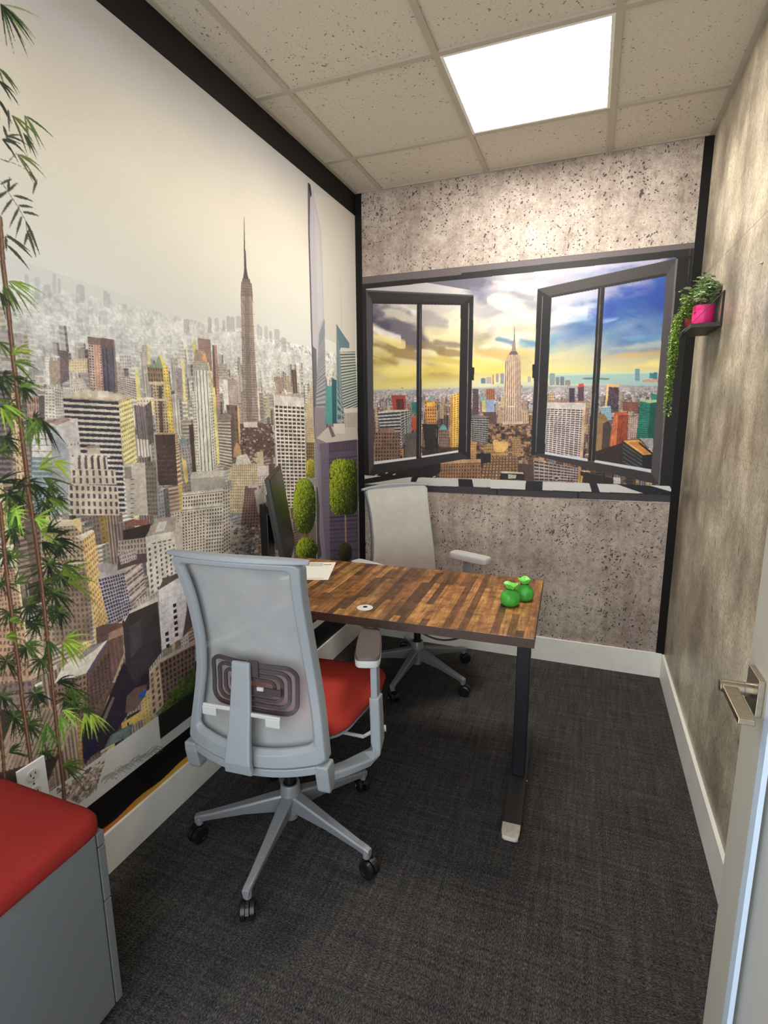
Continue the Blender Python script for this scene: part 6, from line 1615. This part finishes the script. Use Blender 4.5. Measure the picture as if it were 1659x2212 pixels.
def leaf_quad(mb, p, d, up, L, w, fold=.15):
    d = Vector(d).normalized(); s = d.cross(Vector(up)).normalized(); u = s.cross(d)
    pts = []
    for tt, k in ((0, .12), (.2, .75), (.5, 1), (.8, .72), (1, .08)):
        for e in (-1, 0, 1):
            pts.append(Vector(p)+d*L*tt+s*e*w*k/2+u*(abs(e)*fold*w*k-.35*L*tt*tt))
    fs = []
    for i in range(4):
        for j in range(2): fs.append((i*3+j, i*3+j+1, i*3+j+4, i*3+j+3))
    mb.add(pts, fs)
fo = MB(); stm = MB()
for k in range(64):
    a = rl.uniform(0, 2*math.pi); el_ = rl.uniform(.1, 1.45); R_ = rl.uniform(.06, .135)
    end = Vector((math.cos(a)*math.cos(el_)*R_*.72, math.sin(a)*math.cos(el_)*R_*1.15, .078+math.sin(el_)*R_))
    end.x = min(end.x, .042)
    st_ = Vector((rl.uniform(-.02, .02), rl.uniform(-.02, .02), .072))
    mid_ = (st_+end)/2+Vector((0, 0, .02))
    P = [st_.lerp(mid_, t_/4) if t_ <= 4 else mid_.lerp(end, (t_-4)/4) for t_ in range(9)]
    stm.tube(P, .0009, 5)
    for q in range(3, 9):
        p = P[q]
        for e in (-1, 1):
            an = rl.uniform(0, 6.28); dd = Vector((math.cos(an), math.sin(an), rl.uniform(-.1, .6)))
            if p.x+dd.x*.018 > .046: dd.x = -abs(dd.x)
            leaf_quad(fo, p, dd, (rl.uniform(-.4, .4), rl.uniform(-.4, .4), 1), rl.uniform(.015, .024), rl.uniform(.014, .021))
stm.build('stems', material('plant_stem', rgb(96, 112, 60), .7), pk)
fo.build('foliage', leaf_mat('grey_green_leaf', rgb(92, 124, 78), rgb(196, 210, 166)), pk)

tp_ = thing('trailing_plant', 'bright green trailing string plant spilling off the left end of the shelf', 'plant', (1.768, 2.752, sz))
MB().lathe([(.022, 0), (.027, .03), (.029, .055), (.0265, .056), (.026, .048)], (0, 0, 0), 36).build('pot', material('coral_red_pot', rgb(196, 70, 50), .55), tp_, smooth=40)
lm = leaf_mat('bright_green_leaf', rgb(84, 122, 44), rgb(176, 202, 104))
vine_m = material('vine_stem', rgb(110, 128, 60), .7)
lens = [(.14, -.02), (.24, -.02), (.19, -.02), (.28, -.02), (.16, -.034), (.22, -.040), (.27, -.030), (.12, -.012), (.30, -.052), (.20, -.060), (.36, -.046), (.41, -.055), (.43, -.050), (.25, -.066), (.33, -.060), (.15, .0), (.39, -.058), (.12, -.07), (.18, -.02)]
for k, (ln, off) in enumerate(lens):
    P = []
    ox_ = rl.uniform(-.010, .010); ys = rl.uniform(-.055, .035)-(.02 if k % 3 == 0 else 0)
    if ln > .3: ys = rl.uniform(-.02, .012)
    start = Vector((rl.uniform(-.01, .01), rl.uniform(-.012, .012), .052))
    edge = Vector((-.052+ox_*.5, ys*.8, .045+rl.uniform(0, .03)))
    hangx = -.058+ox_
    n_ = int(ln/.008)
    for t_ in range(6): 
        s = t_/6; P.append(start.lerp(edge, s)+Vector((0, 0, .05*math.sin(math.pi*s))))
    for t_ in range(n_):
        s = t_/n_; P.append(Vector((hangx-.008*s*(1 if ln > .3 else 2)+.003*math.sin(9*s+k), ys*(1-.5*s)+.004*math.sin(7*s+k*2), edge.z-ln*1.0*s-.004)))
    v_ = MB().tube(P, .0008, 5)
    vo_ = v_.build('vine', vine_m, tp_)
    lf = MB()
    for q in range(1, len(P)):
        for e in range(3 if q > 4 else 4):
            an = rl.uniform(0, 6.28); dd = Vector((math.cos(an), math.sin(an), rl.uniform(-.5, .5)))
            leaf_quad(lf, P[q]+Vector((0, 0, rl.uniform(-.004, .004))), dd, (rl.uniform(-.6, .6), rl.uniform(-.6, .6), 1), rl.uniform(.008, .013), rl.uniform(.007, .011), .3)
    lf.build('vine_leaves', lm, vo_)
cr_ = MB()
for k in range(34):
    a = rl.uniform(0, 6.28); R_ = rl.uniform(.02, .105)
    e_ = Vector((-.022+math.cos(a)*R_*.5, -.035+math.sin(a)*R_, .055+rl.uniform(0, .10)))
    for q in range(9):
        p = Vector((0, 0, .05)).lerp(e_, q/8)
        for _ in range(3):
            an = rl.uniform(0, 6.28)
            leaf_quad(cr_, p, (math.cos(an), math.sin(an), rl.uniform(-.3, .7)), (0, rl.uniform(-.5, .5), 1), rl.uniform(.010, .016), rl.uniform(.009, .013))
cr_.build('crown_leaves', lm, tp_)

# small hook on the right wall
hk = thing('wall_hook', 'tiny clear adhesive hook on the right concrete wall', 'hook', (1.838, 2.031, 1.9104))
mk = material('clear_plastic_hook', rgb(214, 214, 206), .2)
MB().box((0, 0, 0), (.004, .020, .006)).build('plate', mk, hk, bevel=.001)
MB().tube([(-.002, 0, 0), (-.010, 0, -.004), (-.012, 0, -.012), (-.007, 0, -.016)], .0018, 8).build('peg', mk, hk, smooth=60)

# ---------------------------------------------------------------- open door at the right
dx0, dx1, dy0, dy1, dzt = 1.680, 1.722, .18, 1.090, 2.06
M['door'] = material('warm_white_door_paint', rgb(188, 184, 172), .4)
dr = bpy.data.objects.new('door_1', None); COL.objects.link(dr); dr['kind'] = 'structure'; dr['label'] = 'open off-white door with a glazed panel'
dr.location = ((dx0+dx1)/2, dy0, 0)
oX, oY = (dx0+dx1)/2, dy0
sw = .108
dm = MB()
dm.box((0, dy1-sw/2-oY, (dzt+.01)/2), (dx1-dx0, sw, dzt-.01)); dm.box((0, dy0+sw/2-oY, (dzt+.01)/2), (dx1-dx0, sw, dzt-.01))
ym = (dy0+dy1)/2-oY; yw = dy1-dy0-2*sw
dm.box((0, ym, dzt-.06), (dx1-dx0, yw, .12)); dm.box((0, ym, .06), (dx1-dx0, yw, .10))
dm.build('door_leaf', M['door'], dr)
bd = MB(); bw = .026
for sxx in (-1, 1):
    X = sxx*((dx1-dx0)/2-.004)
    bd.box((X, dy1-sw-bw/2-oY, (dzt-.12+.11)/2), (.008, bw, dzt-.12-.11)); bd.box((X, dy0+sw+bw/2-oY, (dzt-.12+.11)/2), (.008, bw, dzt-.12-.11))
    bd.box((X, ym, dzt-.12-bw/2), (.008, yw-2*bw, bw)); bd.box((X, ym, .11+bw/2), (.008, yw-2*bw, bw))
bd.build('glazing_bead', material('cool_white_bead', rgb(206, 224, 244), .3), dr)
MB().box((0, ym, (dzt-.12+.11)/2), (.008, yw-.002, dzt-.232)).build('glass_pane', material('frosted_film', rgb(196, 194, 188), .45), dr)
hd = thing_part('door_handle', dr)
hz_, hy_ = .984, 1.026
MB().box((dx0-.005-oX, hy_-oY, hz_), (.010, .066, .066)).build('rose', M['nickel'], hd, bevel=.001)
MB().lathe([(.0118, 0), (.0118, .012), (.0112, .0125), (.0112, .046), (.0100, .047), (.0100, .049), (.006, .0495)], (0, 0, 0), 28, 'x').build('spindle', M['nickel'], hd, smooth=40, loc=(dx0-.010-oX, hy_-oY, hz_), rot=(0, 0, math.pi))
MB().bar([(dx0-.0445-oX, hy_+.004-oY, hz_), (dx0-.0440-oX, hy_-.118-oY, hz_-.001)], .024, .0105, (1, 0, 0)).build('lever', M['nickel'], hd, bevel=.0015)
